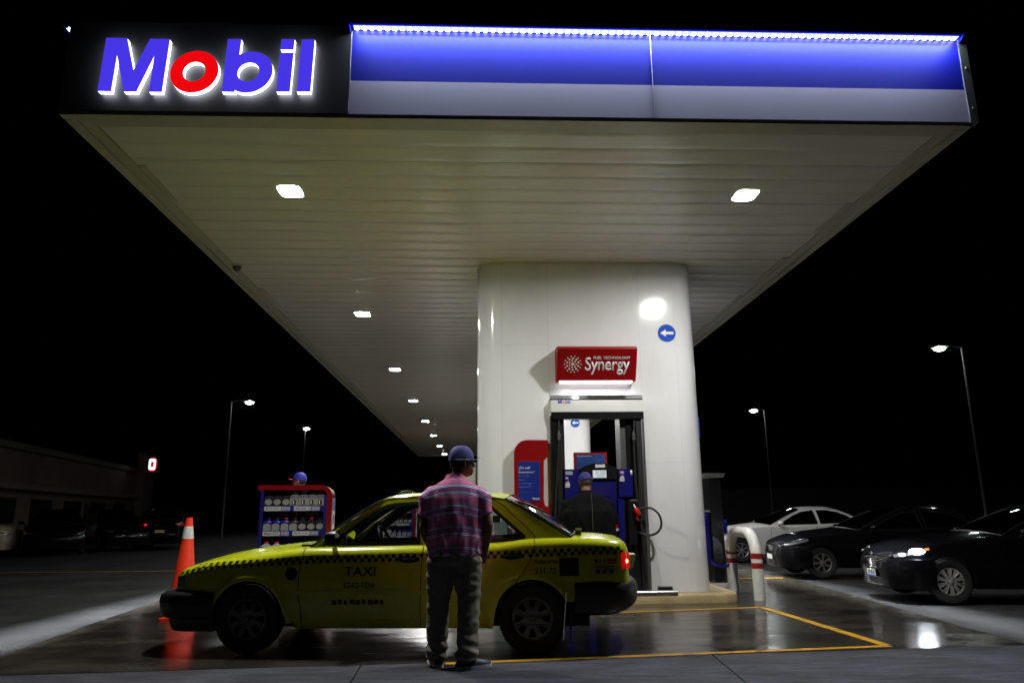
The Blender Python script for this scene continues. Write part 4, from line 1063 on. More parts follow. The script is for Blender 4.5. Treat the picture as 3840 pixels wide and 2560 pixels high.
# ------------------------------------------------------------------ the taxi
M_taxi = mat('taxi_yellow', (0.64, 0.71, 0.013), 0.24, var=0.04, vscale=2.5, coat=0.5)
stain(M_taxi, 2.4, 0.80, (0.36, 0.58))
M_bump = mat('bumper_black', (0.016, 0.016, 0.017), 0.42, var=0.2, vscale=6)
TAXI = dict(paint=M_taxi, wheel_r=0.285, arch_r=0.315, flare=0.026, track=0.735, wheel_style='steel', wheel_mat=M_cover, glass=M_glass,
    W=[(-3.16, 0.60), (-3.13, 0.68), (-3.08, 0.735), (-2.95, 0.785), (-2.6, 0.822), (-2.0, 0.835), (-1.0, 0.838), (0.0, 0.832), (0.45, 0.81), (0.65, 0.785), (0.76, 0.75), (0.81, 0.70), (0.835, 0.62)],
    zs=[(-3.16, 0.645), (-3.10, 0.685), (-3.0, 0.718), (-2.8, 0.762), (-2.4, 0.812), (-1.94, 0.868), (-1.65, 0.872), (-0.95, 0.882), (-0.3, 0.897), (0.0, 0.928), (0.32, 0.936), (0.6, 0.926), (0.76, 0.906), (0.81, 0.885), (0.835, 0.84)],
    zc=[(-3.16, 0.655), (-3.10, 0.712), (-3.04, 0.745), (-2.92, 0.782), (-2.79, 0.815), (-2.57, 0.852), (-2.25, 0.888), (-1.9, 0.915), (0.3, 0.965), (0.41, 0.962), (0.63, 0.948), (0.76, 0.928), (0.81, 0.900), (0.835, 0.855)],
    rocker=lambda u: 0.205 if -2.0 < u < -0.2 else (0.42 if u > 0.2 else 0.25), arch=[(-2.43, 0.285), (0.0, 0.285)],
    tumble=[(0.15, 0.90), (0.30, 0.958), (0.48, 0.995), (0.60, 1.0), (0.70, 0.996), (0.78, 0.984), (0.85, 0.965), (0.92, 0.94)],
    seams=[[(-1.968, 0.309), (-1.995, 0.574), (-1.975, 0.764), (-1.918, 0.875)], [(-0.945, 0.3), (-0.94, 0.6), (-0.93, 0.797), (-0.912, 0.872)], [(-0.16, 0.50), (-0.13, 0.58), (-0.10, 0.62), (-0.03, 0.72), (0.023, 0.83), (0.036, 0.94)]],
    panels=['fender', 'door', 'door', 'quarter_panel'], cabin=(-1.86, 0.33), shoulder=0.088, shoulder_k=1.12,
    gh_y=pl([0.85, 0.95, 1.10, 1.22, 1.30], [0.735, 0.708, 0.662, 0.622, 0.590]),
    gh_outer=[(-1.95, 0.852), (-1.84, 0.925), (-1.383, 1.245), (-1.30, 1.277), (-1.04, 1.293), (-0.70, 1.295), (-0.43, 1.288), (-0.22, 1.255), (0.36, 0.915), (0.0, 0.905), (-0.3, 0.88), (-0.95, 0.866), (-1.65, 0.856)],
    windows=[[(-1.80, 0.888), (-1.60, 1.022), (-1.36, 1.192), (-1.30, 1.222), (-1.22, 1.240), (-0.985, 1.250), (-0.975, 0.892)],
             [(-0.905, 0.893), (-0.905, 1.252), (-0.46, 1.246), (-0.40, 1.232), (-0.352, 1.205), (-0.062, 0.958), (-0.052, 0.938), (-0.075, 0.922), (-0.3, 0.902)]],
    gasket=0.026, windscreen=((-1.93, 0.872), (-1.345, 1.268), (-2.02, 0.905), (-1.30, 1.325)), backlight=((0.335, 0.938), (-0.235, 1.268), (0.40, 0.962), (-0.18, 1.318)),
    roof_edge=[(-1.345, 1.270), (-1.30, 1.285), (-1.04, 1.302), (-0.70, 1.304), (-0.43, 1.297), (-0.235, 1.270)], roof_centre=[(-1.345, 1.318), (-1.25, 1.334), (-1.0, 1.345), (-0.5, 1.343), (-0.3, 1.335), (-0.235, 1.322)],
    bumpers=[(-2.72, 0.655, 0.842, -1, [(0.13, 0.185), (0.105, 0.22), (0.085, 0.285), (0.05, 0.292), (0.03, 0.31), (0.0, 0.36), (-0.012, 0.42), (0.0, 0.475), (0.03, 0.498), (0.12, 0.515), (0.22, 0.535)], M_bump),
             (0.36, 0.575, 0.83, 1, [(0.14, 0.305), (0.08, 0.325), (0.02, 0.37), (0.0, 0.40), (-0.008, 0.50), (0.004, 0.54), (0.03, 0.565), (0.07, 0.578), (0.14, 0.585)], M_bump)],
    belt=0.86, seats=(-0.72, 0.02), wheel_side=-1)
tr_ = -0.0977
tn = Vector((-math.sin(tr_), math.cos(tr_), 0))
tl_ = Vector((0.4333, 6.548, 0)) + tn*0.80
TX, ty_, tg, tzs = car(TAXI, (tl_.x, tl_.y, 0), tr_, 'yellow four door taxi with black checker band parked across the forecourt', 'taxi', None, 'taxi')
# checker band: two rows of small black squares
zmid = pl([-3.12, -3.0, -2.75, -2.34, -1.9, -1.2, -0.45, 0.2, 0.79], [0.652, 0.690, 0.722, 0.748, 0.768, 0.782, 0.797, 0.815, 0.830])
for s in (-1, 1):
    m = MB(); sq = 0.0300; i = 0; u = -3.115
    while u < 0.78:
        for row in (0, 1):
            if (i+row) % 2 == 0:
                if abs(u+0.93) < 0.012 or abs(u+1.97) < 0.02: continue
                hh = 0.5 if u < -3.06 else 1.0
                z0 = zmid(u) + (0 if row == 0 else -sq)*hh; z1 = z0 + sq*hh
                zt_ = tzs(u)-0.03
                if z0 > zt_: continue
                q = []
                for uu, zz in ((u, z0), (u+sq, z0), (u+sq, z1), (u, z1)):
                    dz = zmid(uu)-zmid(u); sk = 0.35*(zz-zmid(u)) if u < -2.2 else 0
                    z_ = zz+dz; uu2 = uu+sk
                    q.append(Vector((uu2, s*(ty_(uu2, z_)+0.0025), z_)))
                m.face(q)
        u += sq; i += 1
    struct(m.obj('checker_band', mat('decal_black', (0.012, 0.012, 0.01), 0.4), TX, fix=False), 'stuff')
# lamps
M_brake = mat('brake_lens', (0.35, 0.008, 0.008), 0.15, emit=(0.55, 0.006, 0.004), estr=0.55)
for s in (-1, 1):
    hl = patch(TX, ty_, -3.155, -3.015, lambda u: 0.548, lambda u: 0.640 if u < -3.10 else 0.632, 'headlamp', M_lampglass, 0.006, s=s)
    m = MB(); m.face([(-3.166, s*0.32, 0.548), (-3.166, s*0.615, 0.548), (-3.166, s*0.615, 0.638), (-3.166, s*0.32, 0.645)]); m.obj('lens_front', M_lampglass, hl, fix=False)
    tlm = patch(TX, ty_, 0.765, 0.834, lambda u: 0.675, lambda u: 0.808, 'tail_lamp', M_brake, 0.006, s=s)
    m = MB(); m.face([(0.842, s*0.40, 0.67), (0.842, s*0.635, 0.67), (0.842, s*0.635, 0.805), (0.842, s*0.40, 0.805)]); m.obj('lens_rear', M_brake, tlm, fix=False)
    m = MB(); m.lathe([(0, 0.012), (0.012, 0.010), (0.017, 0.0)], 12, Matrix.Translation((0.812, s*(ty_(0.812, 0.735)+0.006), 0.735)) @ Matrix.Rotation(-s*PI/2, 4, 'X') @ Matrix.Rotation(0.6*s, 4, 'Y')); m.obj('bulb', glow('brake_bulb', (1.0, 0.12, 0.05), 14), tlm)
m = MB()
for k in range(5): m.box(-3.175, -3.163, -0.30, 0.30, 0.556+k*0.017, 0.566+k*0.017)
m.obj('grille', M_dark, TX, smooth=False)
# door furniture
for s in (-1, 1):
    for uu, zz in ((-1.05, 0.765), (-0.165, 0.787)):
        m = MB(); o_ = ell(uu, zz, 0.098, 0.026, n=24)
        m.prism(o_, lambda p: Vector((p[0], s*(ty_(p[0], p[1])+0.004), p[1])), lambda p: Vector((p[0], s*(ty_(p[0], p[1])-0.01), p[1]))); h_ = m.obj('door_handle', M_dark, TX)
        m = MB(); m.tube([Vector((uu-0.06, s*(ty_(uu, zz)+0.006), zz)), Vector((uu, s*(ty_(uu, zz)+0.018), zz+0.003)), Vector((uu+0.06, s*(ty_(uu, zz)+0.006), zz))], 0.009, 8); m.obj('lever', MATS['pump_black'], h_)
    patch(TX, ty_, -2.05+0.0, -0.36, lambda u: 0.485, lambda u: 0.515, 'side_moulding', M_taxi, 0.010, nu=40, nv=3, s=s)
    m = MB(); o_ = []
    mc = Vector((-1.70, s*0.885, 0.945))
    rings = []
    for t, rr, x_ in ((0, 0.35, -0.055), (0.2, 0.85, -0.045), (0.5, 1.0, -0.01), (1, 0.96, 0.045)):
        rings.append([mc + Vector((x_, 0.092*rr*math.copysign(abs(math.cos(a))**0.6, math.cos(a)), 0.062*rr*math.copysign(abs(math.sin(a))**0.6, math.sin(a)))) for a in [2*PI*k/20 for k in range(20)]])
    vs = m.grid(rings, closed_v=True); m.cap(vs[0]); mi = m.obj('door_mirror', M_dark, TX)
    m = MB(); m.cap([m.v(p + Vector((-0.006, 0, 0))) for p in rings[-1]]); m.obj('mirror_glass', M_chrome, mi, fix=False)
    m = MB(); m.tube([mc + Vector((0, -s*0.07, -0.03)), Vector((-1.73, s*0.74, 0.90))], 0.022, 8); m.obj('mirror_arm', M_dark, mi)
    m = MB(); m.prism([(-1.83, 0.882), (-1.62, 0.884), (-1.63, 0.985)], lambda p: tg(p, -0.006, s), lambda p: tg(p, 0.02, s)); m.obj('sail', M_dark, TX, smooth=False)
    # bright belt moulding under the glass
    m = MB(); m.tube([Vector((u, s*(TAXI['gh_y'](0.875)+0.003), lerp(0.868, 0.877, (u+1.62)/0.68)+0.006)) for u in [lerp(-1.62, -0.96, k/10) for k in range(11)]], 0.0075, 6); m.obj('belt_moulding', M_dark, TX)
for s in (-1, 1):
    m = MB(); m.tube([tg(p, -0.0005, s) for p in [(-0.40, 1.279), (-0.33, 1.262), (-0.25, 1.215), (-0.15, 1.125), (-0.02, 1.005), (0.022, 0.958), (0.034, 0.93)]], 0.003, 5); m.obj('door_gap', M_inter, TX)
# fuel flap, black square sticker, lettering
def deco(u, z, w_, h_, mm, nm='sticker', off=0.003): return patch(TX, ty_, u, u+w_, lambda q: z, lambda q: z+h_, nm, mm, off, 6, 6)
deco(0.235, 0.625, 0.165, 0.145, mat('flap_black', (0.01, 0.01, 0.01), 0.45), 'fuel_flap', 0.006)
M_dec = MATS['decal_black']
def side_text(s_, u, z, width, mm, height=None):
    o = text('lettering', s_, mm, TX, (0, 0, 0), width=width, height=height, rot=(0, 0, 0), bold=0.015, extrude=0)
    for v in o.data.vertices:
        uu, zz = u + v.co.x, z + v.co.y; v.co = Vector((uu, -(ty_(uu, zz)+0.0025), zz))
    return o
side_text('TAXI', -1.60, 0.635, 0.27, M_dec, 0.075); side_text('62-62-TOH', -1.60, 0.535, 0.26, M_dec, 0.05)
for q in range(9): deco(-1.70+q*0.052, 0.402+0.004*(q % 2), 0.044-0.008*(q % 3), 0.038, M_dec, 'worn_print')
side_text('Reporte', 0.055-0.03, 0.715, 0.20, M_dec, 0.05); side_text('211-70', 0.03, 0.645, 0.18, M_dec, 0.045)
side_text('911', 0.53, 0.715, 0.09, M_dec, 0.045); deco(0.635, 0.718, 0.085, 0.042, MATS['print_red'], 'worn_print'); deco(0.53, 0.692, 0.17, 0.008, M_dec, 'worn_print')
deco(0.53, 0.635, 0.17, 0.048, mat('sticker_grey', (0.24, 0.24, 0.22), 0.5), 'sticker')
for q in range(3): deco(0.548+q*0.056, 0.645, 0.024, 0.026, M_dec, 'sticker_mark', 0.005)
patch(TX, ty_, -2.10, -2.02, lambda u: 0.66, lambda u: 0.70, 'sticker', M_dec, 0.003, 6, 4)
m = MB(); m.lathe([(0, 0.006), (0.05, 0.004), (0.052, 0)], 20, Matrix.Translation((-2.06, -(ty_(-2.06, 0.655)+0.001), 0.655)) @ Matrix.Rotation(PI/2, 4, 'X')); m.obj('round_sticker', M_dec, TX)
# wipers, rear lamp on the boot, roof fitting, plate, mud flap and aerial stub
m = MB(); m.tube([(-1.99, -0.30, 0.915), (-1.93, -0.45, 0.935), (-1.85, -0.62, 0.945)], 0.011, 6); m.tube([(-2.0, 0.2, 0.92), (-1.93, -0.05, 0.945), (-1.86, -0.3, 0.958)], 0.011, 6)
m.obj('wiper', M_dark, TX)
m = MB(); m.box(-2.04, -1.92, -0.66, 0.66, 0.875, 0.892); m.bevel(0.006, 2); m.obj('cowl_vent', M_dark, TX)
m = MB(); m.box(0.385, 0.435, -0.51, -0.45, 0.948, 0.985); m.bevel(0.008, 2); bl = m.obj('boot_lamp', M_dark, TX)
m = MB(); m.box(0.392, 0.44, -0.508, -0.452, 0.987, 1.008); m.bevel(0.008, 2); m.obj('lens', mat('lamp_beige', (0.45, 0.42, 0.28), 0.3), bl)
m = MB(); m.tube([(-1.25, -0.36, 1.322), (-1.22, -0.36, 1.343), (-1.16, -0.36, 1.350), (-1.10, -0.36, 1.345)], [0.006, 0.012, 0.010, 0.006], 8); m.obj('roof_fitting', M_dark, TX)
m = MB(); m.prism([(0.845, -0.12), (0.905, -0.10), (0.905, 0.18), (0.845, 0.18)], lambda p: Vector((p[0]+0.02, p[1], 0.64)), lambda p: Vector((p[0]+0.05, p[1], 0.76))); m.obj('plate', mat('plate_pale', (0.55, 0.55, 0.5), 0.5), TX, smooth=False)
m = MB(); m.box(0.315, 0.325, -0.80, -0.62, 0.12, 0.40); m.obj('mud_flap', M_rubber, TX)
m = MB(); m.tube([(0.29, -0.845, 0.50), (0.28, -0.85, 0.40), (0.265, -0.845, 0.25), (0.255, -0.845, 0.12)], 0.004, 5); m.obj('static_strap', M_chrome, TX)
# ================================================================== people
def ring_tube(m, pts, n=14):
    """pts: (centre, rx, ry[, yaw]) rings, horizontal-ish loft closed with caps"""
    rows = []
    N = len(pts)
    for i, p in enumerate(pts):
        c = Vector(p[0]); rx, ry = p[1], p[2]
        a = Vector(pts[max(0, i-1)][0]); b = Vector(pts[min(N-1, i+1)][0]); t = (b-a).normalized()
        X = Vector((1, 0, 0)); X = (X - t*X.dot(t))
        if X.length < 0.2: X = Vector((0, 1, 0)) - t*t.y
        X.normalize(); Y = t.cross(X).normalized()
        rows.append([c + X*(rx*math.cos(2*PI*k/n)) + Y*(ry*math.sin(2*PI*k/n)) for k in range(n)])
    vs = m.grid(rows, closed_v=True); m.cap(vs[0][::-1]); m.cap(vs[-1])
def ellipsoid(m, c, rx, ry, rz, M=None):
    c = Vector(c); rows = []
    for i in range(1, 10):
        a = PI*i/10; rows.append([Vector((rx*math.sin(a)*math.cos(2*PI*k/16), ry*math.sin(a)*math.sin(2*PI*k/16), rz*math.cos(a))) for k in range(16)])
    if M: rows = [[M @ p for p in r] for r in rows]
    vs = m.grid([[c + p for p in r] for r in rows], closed_v=True); m.cap(vs[0]); m.cap(vs[-1][::-1])
def fuse(m, name, mm, parent, voxel=0.008, it=6, disp=None):
    """one continuous skin: voxel remesh of overlapping volumes, then smooth"""
    bmesh.ops.recalc_face_normals(m.bm, faces=m.bm.faces)
    me = bpy.data.meshes.new(name); m.bm.to_mesh(me); m.bm.free()
    o = bpy.data.objects.new('tmp', me); COL.objects.link(o)
    r = o.modifiers.new('r', 'REMESH'); r.mode = 'VOXEL'; r.voxel_size = voxel
    s = o.modifiers.new('s', 'SMOOTH'); s.iterations = it; s.factor = 0.5
    dg = bpy.context.evaluated_depsgraph_get(); out = bpy.data.meshes.new_from_object(o.evaluated_get(dg)); bpy.data.objects.remove(o)
    if disp:
        nn = [v.normal.copy() for v in out.vertices]
        for v, n in zip(out.vertices, nn): v.co += n*disp(v.co)
    out.materials.clear(); out.materials.append(mm); out.shade_smooth(); out.name = name
    return link(name, out, parent)
def hand(m, wrist, d, palm_n, curl=0.5, s=1.0):
    """palm plus five fingers; d = pointing direction, palm_n = palm normal"""
    d = Vector(d).normalized(); pn = Vector(palm_n); pn = (pn - d*pn.dot(d)).normalized(); sd = d.cross(pn); w = Vector(wrist)
    ring_tube(m, [(w - d*0.02, 0.027*s, 0.022*s), (w + d*0.03*s, 0.034*s, 0.019*s), (w + d*0.085*s, 0.040*s, 0.016*s), (w + d*0.10*s, 0.036*s, 0.012*s)], 10)
    for k, (o, L) in enumerate(((-0.030, 0.070), (-0.010, 0.080), (0.011, 0.076), (0.030, 0.060))):
        p = w + d*0.09*s + sd*o*s; dirn = d.copy(); path = [p]
        for j in range(3):
            ang = curl*(0.5+0.4*j); dirn = (dirn*math.cos(ang) + pn*math.sin(ang)).normalized(); path.append(path[-1] + dirn*L*s*0.40)
        m.tube(path, [0.0098*s, 0.009*s, 0.0085*s, 0.007*s], 7)
    p = w + d*0.03*s - sd*0.03*s; t = (d*0.75 - sd*0.65 + pn*0.3).normalized()
    m.tube([p, p + t*0.035*s, p + (t + d*0.5).normalized()*0.065*s], [0.013*s, 0.011*s, 0.008*s], 7)

def person(label, loc, rz, cfg):
    T = thing('person', label, 'person', loc, rz, None)
    h = cfg.get('h', 1.0); lean = cfg.get('lean', 0.0); hy = cfg.get('head_yaw', 0.0); skin = cfg['skin']
    def Lp(x, y, z):      # lean the trunk forward above the hips
        if z > 0.9: y = y + lean*(z-0.9)**1.5
        return Vector((x, y, z))*h
    noise_v = lambda co, f, a: a*noise.noise(Vector((co.x*f[0], co.y*f[1], co.z*f[2])))
    wd = cfg.get('wide', 1.0)
    # trousers
    m = MB()
    fl, fr = cfg['feet']
    ring_tube(m, [(Lp(0, 0, 1.0), 0.165*wd, 0.125), (Lp(0, 0, 0.92), 0.182*wd, 0.140), (Lp(0, -0.01, 0.83), 0.190*wd, 0.150), (Lp(0, -0.005, 0.76), 0.165*wd, 0.13)])
    for s, f in ((-1, fl), (1, fr)):
        hip = Vector((s*0.092*wd, 0, 0.80)); ft = Vector((f[0], f[1], 0.055)); kn = hip.lerp(ft, 0.47) + Vector((s*0.012, 0.02, 0))
        ring_tube(m, [(hip*h, 0.108*wd, 0.125), (hip.lerp(kn, 0.5)*h, 0.098*wd, 0.108), (kn*h, 0.088, 0.094), (kn.lerp(ft, 0.45)*h, 0.086, 0.092), (kn.lerp(ft, 0.85)*h, 0.084, 0.088), (ft*h, 0.088, 0.094)])
    fuse(m, 'trousers', cfg['trousers'], T, 0.011, 4, lambda c: noise_v(c, (9, 9, 22), 0.010) + noise_v(c, (26, 26, 30), 0.004)*(1 if c.z < 0.9 else 0) + 0.010*math.sin(c.z*70+4*c.x*9)*max(0, 1-abs(c.z-0.12)/0.12))
    # shoes
    for s, f, yaw in ((-1, fl, cfg['foot_yaw'][0]), (1, fr, cfg['foot_yaw'][1])):
        M = Matrix.Translation((f[0]*h, f[1]*h, 0)) @ Matrix.Rotation(yaw, 4, 'Z')
        m = MB(); rows = []
        for y, w, z in ((-0.085, 0.028, 0.06), (-0.07, 0.037, 0.085), (0.0, 0.042, 0.095), (0.07, 0.047, 0.075), (0.14, 0.049, 0.058), (0.185, 0.040, 0.048), (0.205, 0.018, 0.036)):
            rows.append([M @ Vector((w*math.cos(a), y, 0.02 + (z-0.02)*max(0, math.sin(a)))) for a in [PI*k/10 for k in range(11)]])
        vs = m.grid(rows); m.cap([r[0] for r in vs] + [r[-1] for r in vs[::-1]]); sh = m.obj('shoe', cfg['shoes'], T)
        m = MB(); o_ = [(w*sg, y) for sg in (1,) for y, w in ((-0.088, 0.02), (-0.07, 0.041), (0, 0.044), (0.07, 0.050), (0.14, 0.052), (0.19, 0.042), (0.212, 0.012))]
        o_ = o_ + [(-x, y) for x, y in o_[::-1]]
        m.prism(o_, lambda p: M @ Vector((p[0], p[1], 0.024)), lambda p: M @ Vector((p[0], p[1], 0.0))); m.obj('sole', cfg.get('sole', M_txtwhite), sh, smooth=False)
    # shirt or jacket
    m = MB()
    gl_ = cfg.get('girth', 1.0); hem = cfg.get('hem', 0.80)
    ring_tube(m, [(Lp(0, 0, hem), 0.198*wd*gl_, 0.155*gl_), (Lp(0, 0, hem+0.1), 0.205*wd*gl_, 0.160*gl_), (Lp(0, 0.005, 1.05), 0.205*wd*gl_, 0.155*gl_), (Lp(0, 0, 1.17), 0.210*wd*gl_, 0.145*gl_), (Lp(0, -0.01, 1.27), 0.208*wd, 0.132), (Lp(0, -0.01, 1.335), 0.178*wd, 0.112), (Lp(0, 0, 1.385), 0.118*wd, 0.092), (Lp(0, 0.005, 1.415), 0.080, 0.076)], 20)
    ls = cfg['sleeve']
    for s, arm in ((-1, cfg['arms'][0]), (1, cfg['arms'][1])):
        sh_ = Lp(s*0.165*wd, -0.005, 1.335); el, wr = Lp(*arm[0]), Lp(*arm[1])
        if ls == 'short': ring_tube(m, [(Lp(s*0.10*wd, -0.005, 1.325), 0.05, 0.06), (sh_ + Vector((0, 0, -0.035)), 0.066, 0.078), (sh_.lerp(el, 0.25) + Vector((s*0.022, 0, 0)), 0.076, 0.086), (sh_.lerp(el, 0.5), 0.074, 0.082), (sh_.lerp(el, 0.72), 0.072, 0.080)])
        else: ring_tube(m, [(Lp(s*0.10*wd, -0.005, 1.325), 0.05, 0.06), (sh_ + Vector((0, 0, -0.035)), 0.068, 0.078), (sh_.lerp(el, 0.25) + Vector((s*0.022, 0, 0)), 0.078, 0.086), (sh_.lerp(el, 0.5), 0.074, 0.080), (el, 0.062, 0.066), (el.lerp(wr, 0.5), 0.055, 0.058), (el.lerp(wr, 0.92), 0.046, 0.048)])
    def fold(c):
        side = abs(c.x)
        d = noise_v(c, (17, 10, 4.5), 0.016) + noise_v(c, (32, 20, 12), 0.006)
        return d*(0.35 + 0.65*min(1, max(0, (1.34*h-c.z)/0.25)))
    shirt = fuse(m, cfg.get('top_name', 'shirt'), cfg['top'], T, 0.009, 5, fold)
    # collar
    m = MB(); cz = 1.405
    rows = []
    for z, r in ((-0.012, 0.092), (0.028, 0.073), (0.036, 0.071), (0.034, 0.067)):
        rows.append([Lp(r*1.08*math.cos(a), 0.006 + r*math.sin(a) - 0.02*max(0, -math.sin(a))*0, cz+z - 0.018*math.sin(a)) for a in [2*PI*k/24 for k in range(24)]])
    m.grid(rows, closed_v=True); m.obj('collar', cfg['collar'], shirt)
    # body: head, neck, forearms and hands in one skin
    m = MB()
    hc = Lp(cfg.get('head_x', 0), 0.02, 1.545); nk = Lp(0, 0.0, 1.36)
    HM = Matrix.Translation(hc) @ Matrix.Rotation(hy, 4, 'Z') @ Matrix.Rotation(cfg.get('nod', 0.0), 4, 'X')
    ring_tube(m, [(nk, 0.062, 0.066), (nk.lerp(hc, 0.4), 0.058, 0.062), (nk.lerp(hc, 0.75), 0.060, 0.066)])
    ellipsoid(m, (0, 0, 0), 0.076*h, 0.094*h, 0.112*h, HM.to_4x4())
    q = lambda x, y, z: HM @ (Vector((x, y, z))*h)
    ring_tube(m, [(q(0, 0.045, -0.05), 0.055, 0.045), (q(0, 0.06, -0.085), 0.042, 0.035), (q(0, 0.066, -0.105), 0.025, 0.02)])            # jaw
    m.tube([q(0, 0.088, 0.015), q(0, 0.108, -0.02), q(0, 0.112, -0.032)], [0.010, 0.014, 0.013], 8)                                       # nose
    for s in (-1, 1):
        ellipsoid(m, q(s*0.079, -0.005, -0.012), 0.010, 0.018, 0.032)                                                                   # ears
        m.tube([q(s*0.045, 0.080, 0.028), q(s*0.022, 0.088, 0.026)], 0.008, 6)                                                            # brow
    m.tube([q(-0.022, 0.092, -0.062), q(0, 0.098, -0.060), q(0.022, 0.092, -0.062)], 0.007, 6)                                            # lips
    for s, arm in ((-1, cfg['arms'][0]), (1, cfg['arms'][1])):
        sh_ = Lp(s*0.165*wd, -0.005, 1.335); el, wr = Lp(*arm[0]), Lp(*arm[1])
        ring_tube(m, [(sh_.lerp(el, 0.3), 0.050, 0.052), (el, 0.043, 0.045), (el.lerp(wr, 0.35), 0.044, 0.045), (wr, 0.028, 0.030)])
        hd_ = Lp(*arm[2]) - wr; hand(m, wr, hd_, arm[3], arm[4])
        ring_tube(m, [(sh_ + Vector((0, 0, -0.06)), 0.04, 0.04), (nk + Vector((0, 0, -0.05)), 0.045, 0.045)])
    body = fuse(m, 'body', skin, T, 0.0055, 3)
    for s in (-1, 1):
        mm_ = MB(); ellipsoid(mm_, q(s*0.033, 0.083, 0.008), 0.012, 0.010, 0.009); mm_.obj('eye', mat('eye_white', (0.5, 0.5, 0.48), 0.2), body)
    # hair shell under the cap
    m = MB(); rows = []
    for i in range(7):
        a = lerp(0.35, 1.0, i/6); zz = 0.112*math.cos(a*PI*0.62)
        r = math.sin(a*PI*0.62)
        rows.append([q(0.0795*r*math.cos(t), -0.006 + 0.0955*r*math.sin(t) if math.sin(t) < 0.25 else 0.02, zz) for t in [2*PI*k/28 for k in range(28)]])
    m.grid(rows, closed_v=True); m.obj('hair', mat('hair_black', (0.008, 0.007, 0.006), 0.6), body)
    # cap
    if cfg.get('cap'):
        m = MB(); rows = []
        for i in range(9):
            a = PI/2*i/8; rr = math.cos(a)**0.72; zz = 0.018 + 0.122*math.sin(a)
            rows.append([q(0.090*rr*math.cos(t), -0.004 + 0.108*rr*math.sin(t), zz) for t in [2*PI*k/28 for k in range(28)]])
        m.grid(rows, closed_v=True); cp_ = m.obj('cap', cfg['cap'], T)
        m = MB(); rows = []
        for j in range(6):
            v = j/5
            rows.append([q(0.080*math.sin(t)*(1-0.12*v*v), 0.097*math.cos(t*0.9) + 0.080*v*math.cos(t*0.75), 0.028 + 0.020*v - 0.030*(t/1.25)**2*(0.35+0.65*v)) for t in [lerp(-1.25, 1.25, k/14) for k in range(15)]])
        vs = m.grid(rows)
        bmesh.ops.solidify(m.bm, geom=m.bm.faces[:], thickness=0.004)
        m.obj('brim', cfg.get('brim', cfg['cap']), cp_)
        m = MB(); m.tube([q(0.0915*math.cos(t), -0.004 + 0.1095*math.sin(t), 0.020) for t in [lerp(0.35, -0.9 if cfg.get('piping_short', 1) else -2.9, k/16) for k in range(17)]], 0.0028, 5); m.obj('piping', M_txtwhite, cp_)
        m = MB(); m.lathe([(0, 0.006), (0.008, 0.004), (0.009, 0)], 10, Matrix.Translation(q(0, -0.004, 0.139))); m.obj('button', cfg['cap'], cp_)
    return T, q, body

# striped polo material
def stripes():
    m = bpy.data.materials.new('striped_polo'); m.use_nodes = True; nt = m.node_tree; b = nt.nodes['Principled BSDF']
    tc = nt.nodes.new('ShaderNodeTexCoord'); sp_ = nt.nodes.new('ShaderNodeSeparateXYZ'); nt.links.new(tc.outputs['Object'], sp_.inputs[0])
    def M_(op, a, b_=None):
        n = nt.nodes.new('ShaderNodeMath'); n.operation = op
        for i, v in enumerate((a, b_)):
            if v is None: continue
            if isinstance(v, (int, float)): n.inputs[i].default_value = v
            else: nt.links.new(v, n.inputs[i])
        return n.outputs[0]
    nz = nt.nodes.new('ShaderNodeTexNoise'); nz.inputs['Scale'].default_value = 5; nt.links.new(tc.outputs['Object'], nz.inputs['Vector'])
    x2 = M_('MULTIPLY', sp_.outputs[0], sp_.outputs[0])
    z = M_('ADD', sp_.outputs[2], M_('MULTIPLY', x2, 0.85)); z = M_('ADD', z, M_('MULTIPLY', nz.outputs['Fac'], 0.022))
    t = M_('FRACT', M_('DIVIDE', M_('SUBTRACT', 1.385, z), 0.157))
    r = nt.nodes.new('ShaderNodeValToRGB'); r.color_ramp.interpolation = 'CONSTANT'
    pink = (0.74, 0.20, 0.36, 1); white = (0.85, 0.80, 0.92, 1); navy = (0.03, 0.016, 0.12, 1); plum = (0.58, 0.15, 0.36, 1)
    st = [(0.0, navy), (0.025, white), (0.07, navy), (0.095, white), (0.14, navy), (0.165, plum), (0.33, navy), (0.355, white), (0.40, navy), (0.425, white), (0.47, navy), (0.495, pink)]
    e = r.color_ramp.elements
    e[0].position = 0; e[0].color = st[0][1]; e[1].position = st[1][0]; e[1].color = st[1][1]
    for p_, c_ in st[2:]:
        q = e.new(p_); q.color = c_
    nt.links.new(t, r.inputs[0]); nt.links.new(r.outputs[0], b.inputs['Base Color']); b.inputs['Roughness'].default_value = 0.85; b.inputs['Specular IOR Level'].default_value = 0.2
    return m
M_skin = mat('skin_brown', (0.20, 0.085, 0.045), 0.5); 
M_khaki = mat('khaki_cotton', (0.24, 0.21, 0.155), 0.85, var=0.2, vscale=20, spec=0.2)
mb = on_z(1028, 1529)
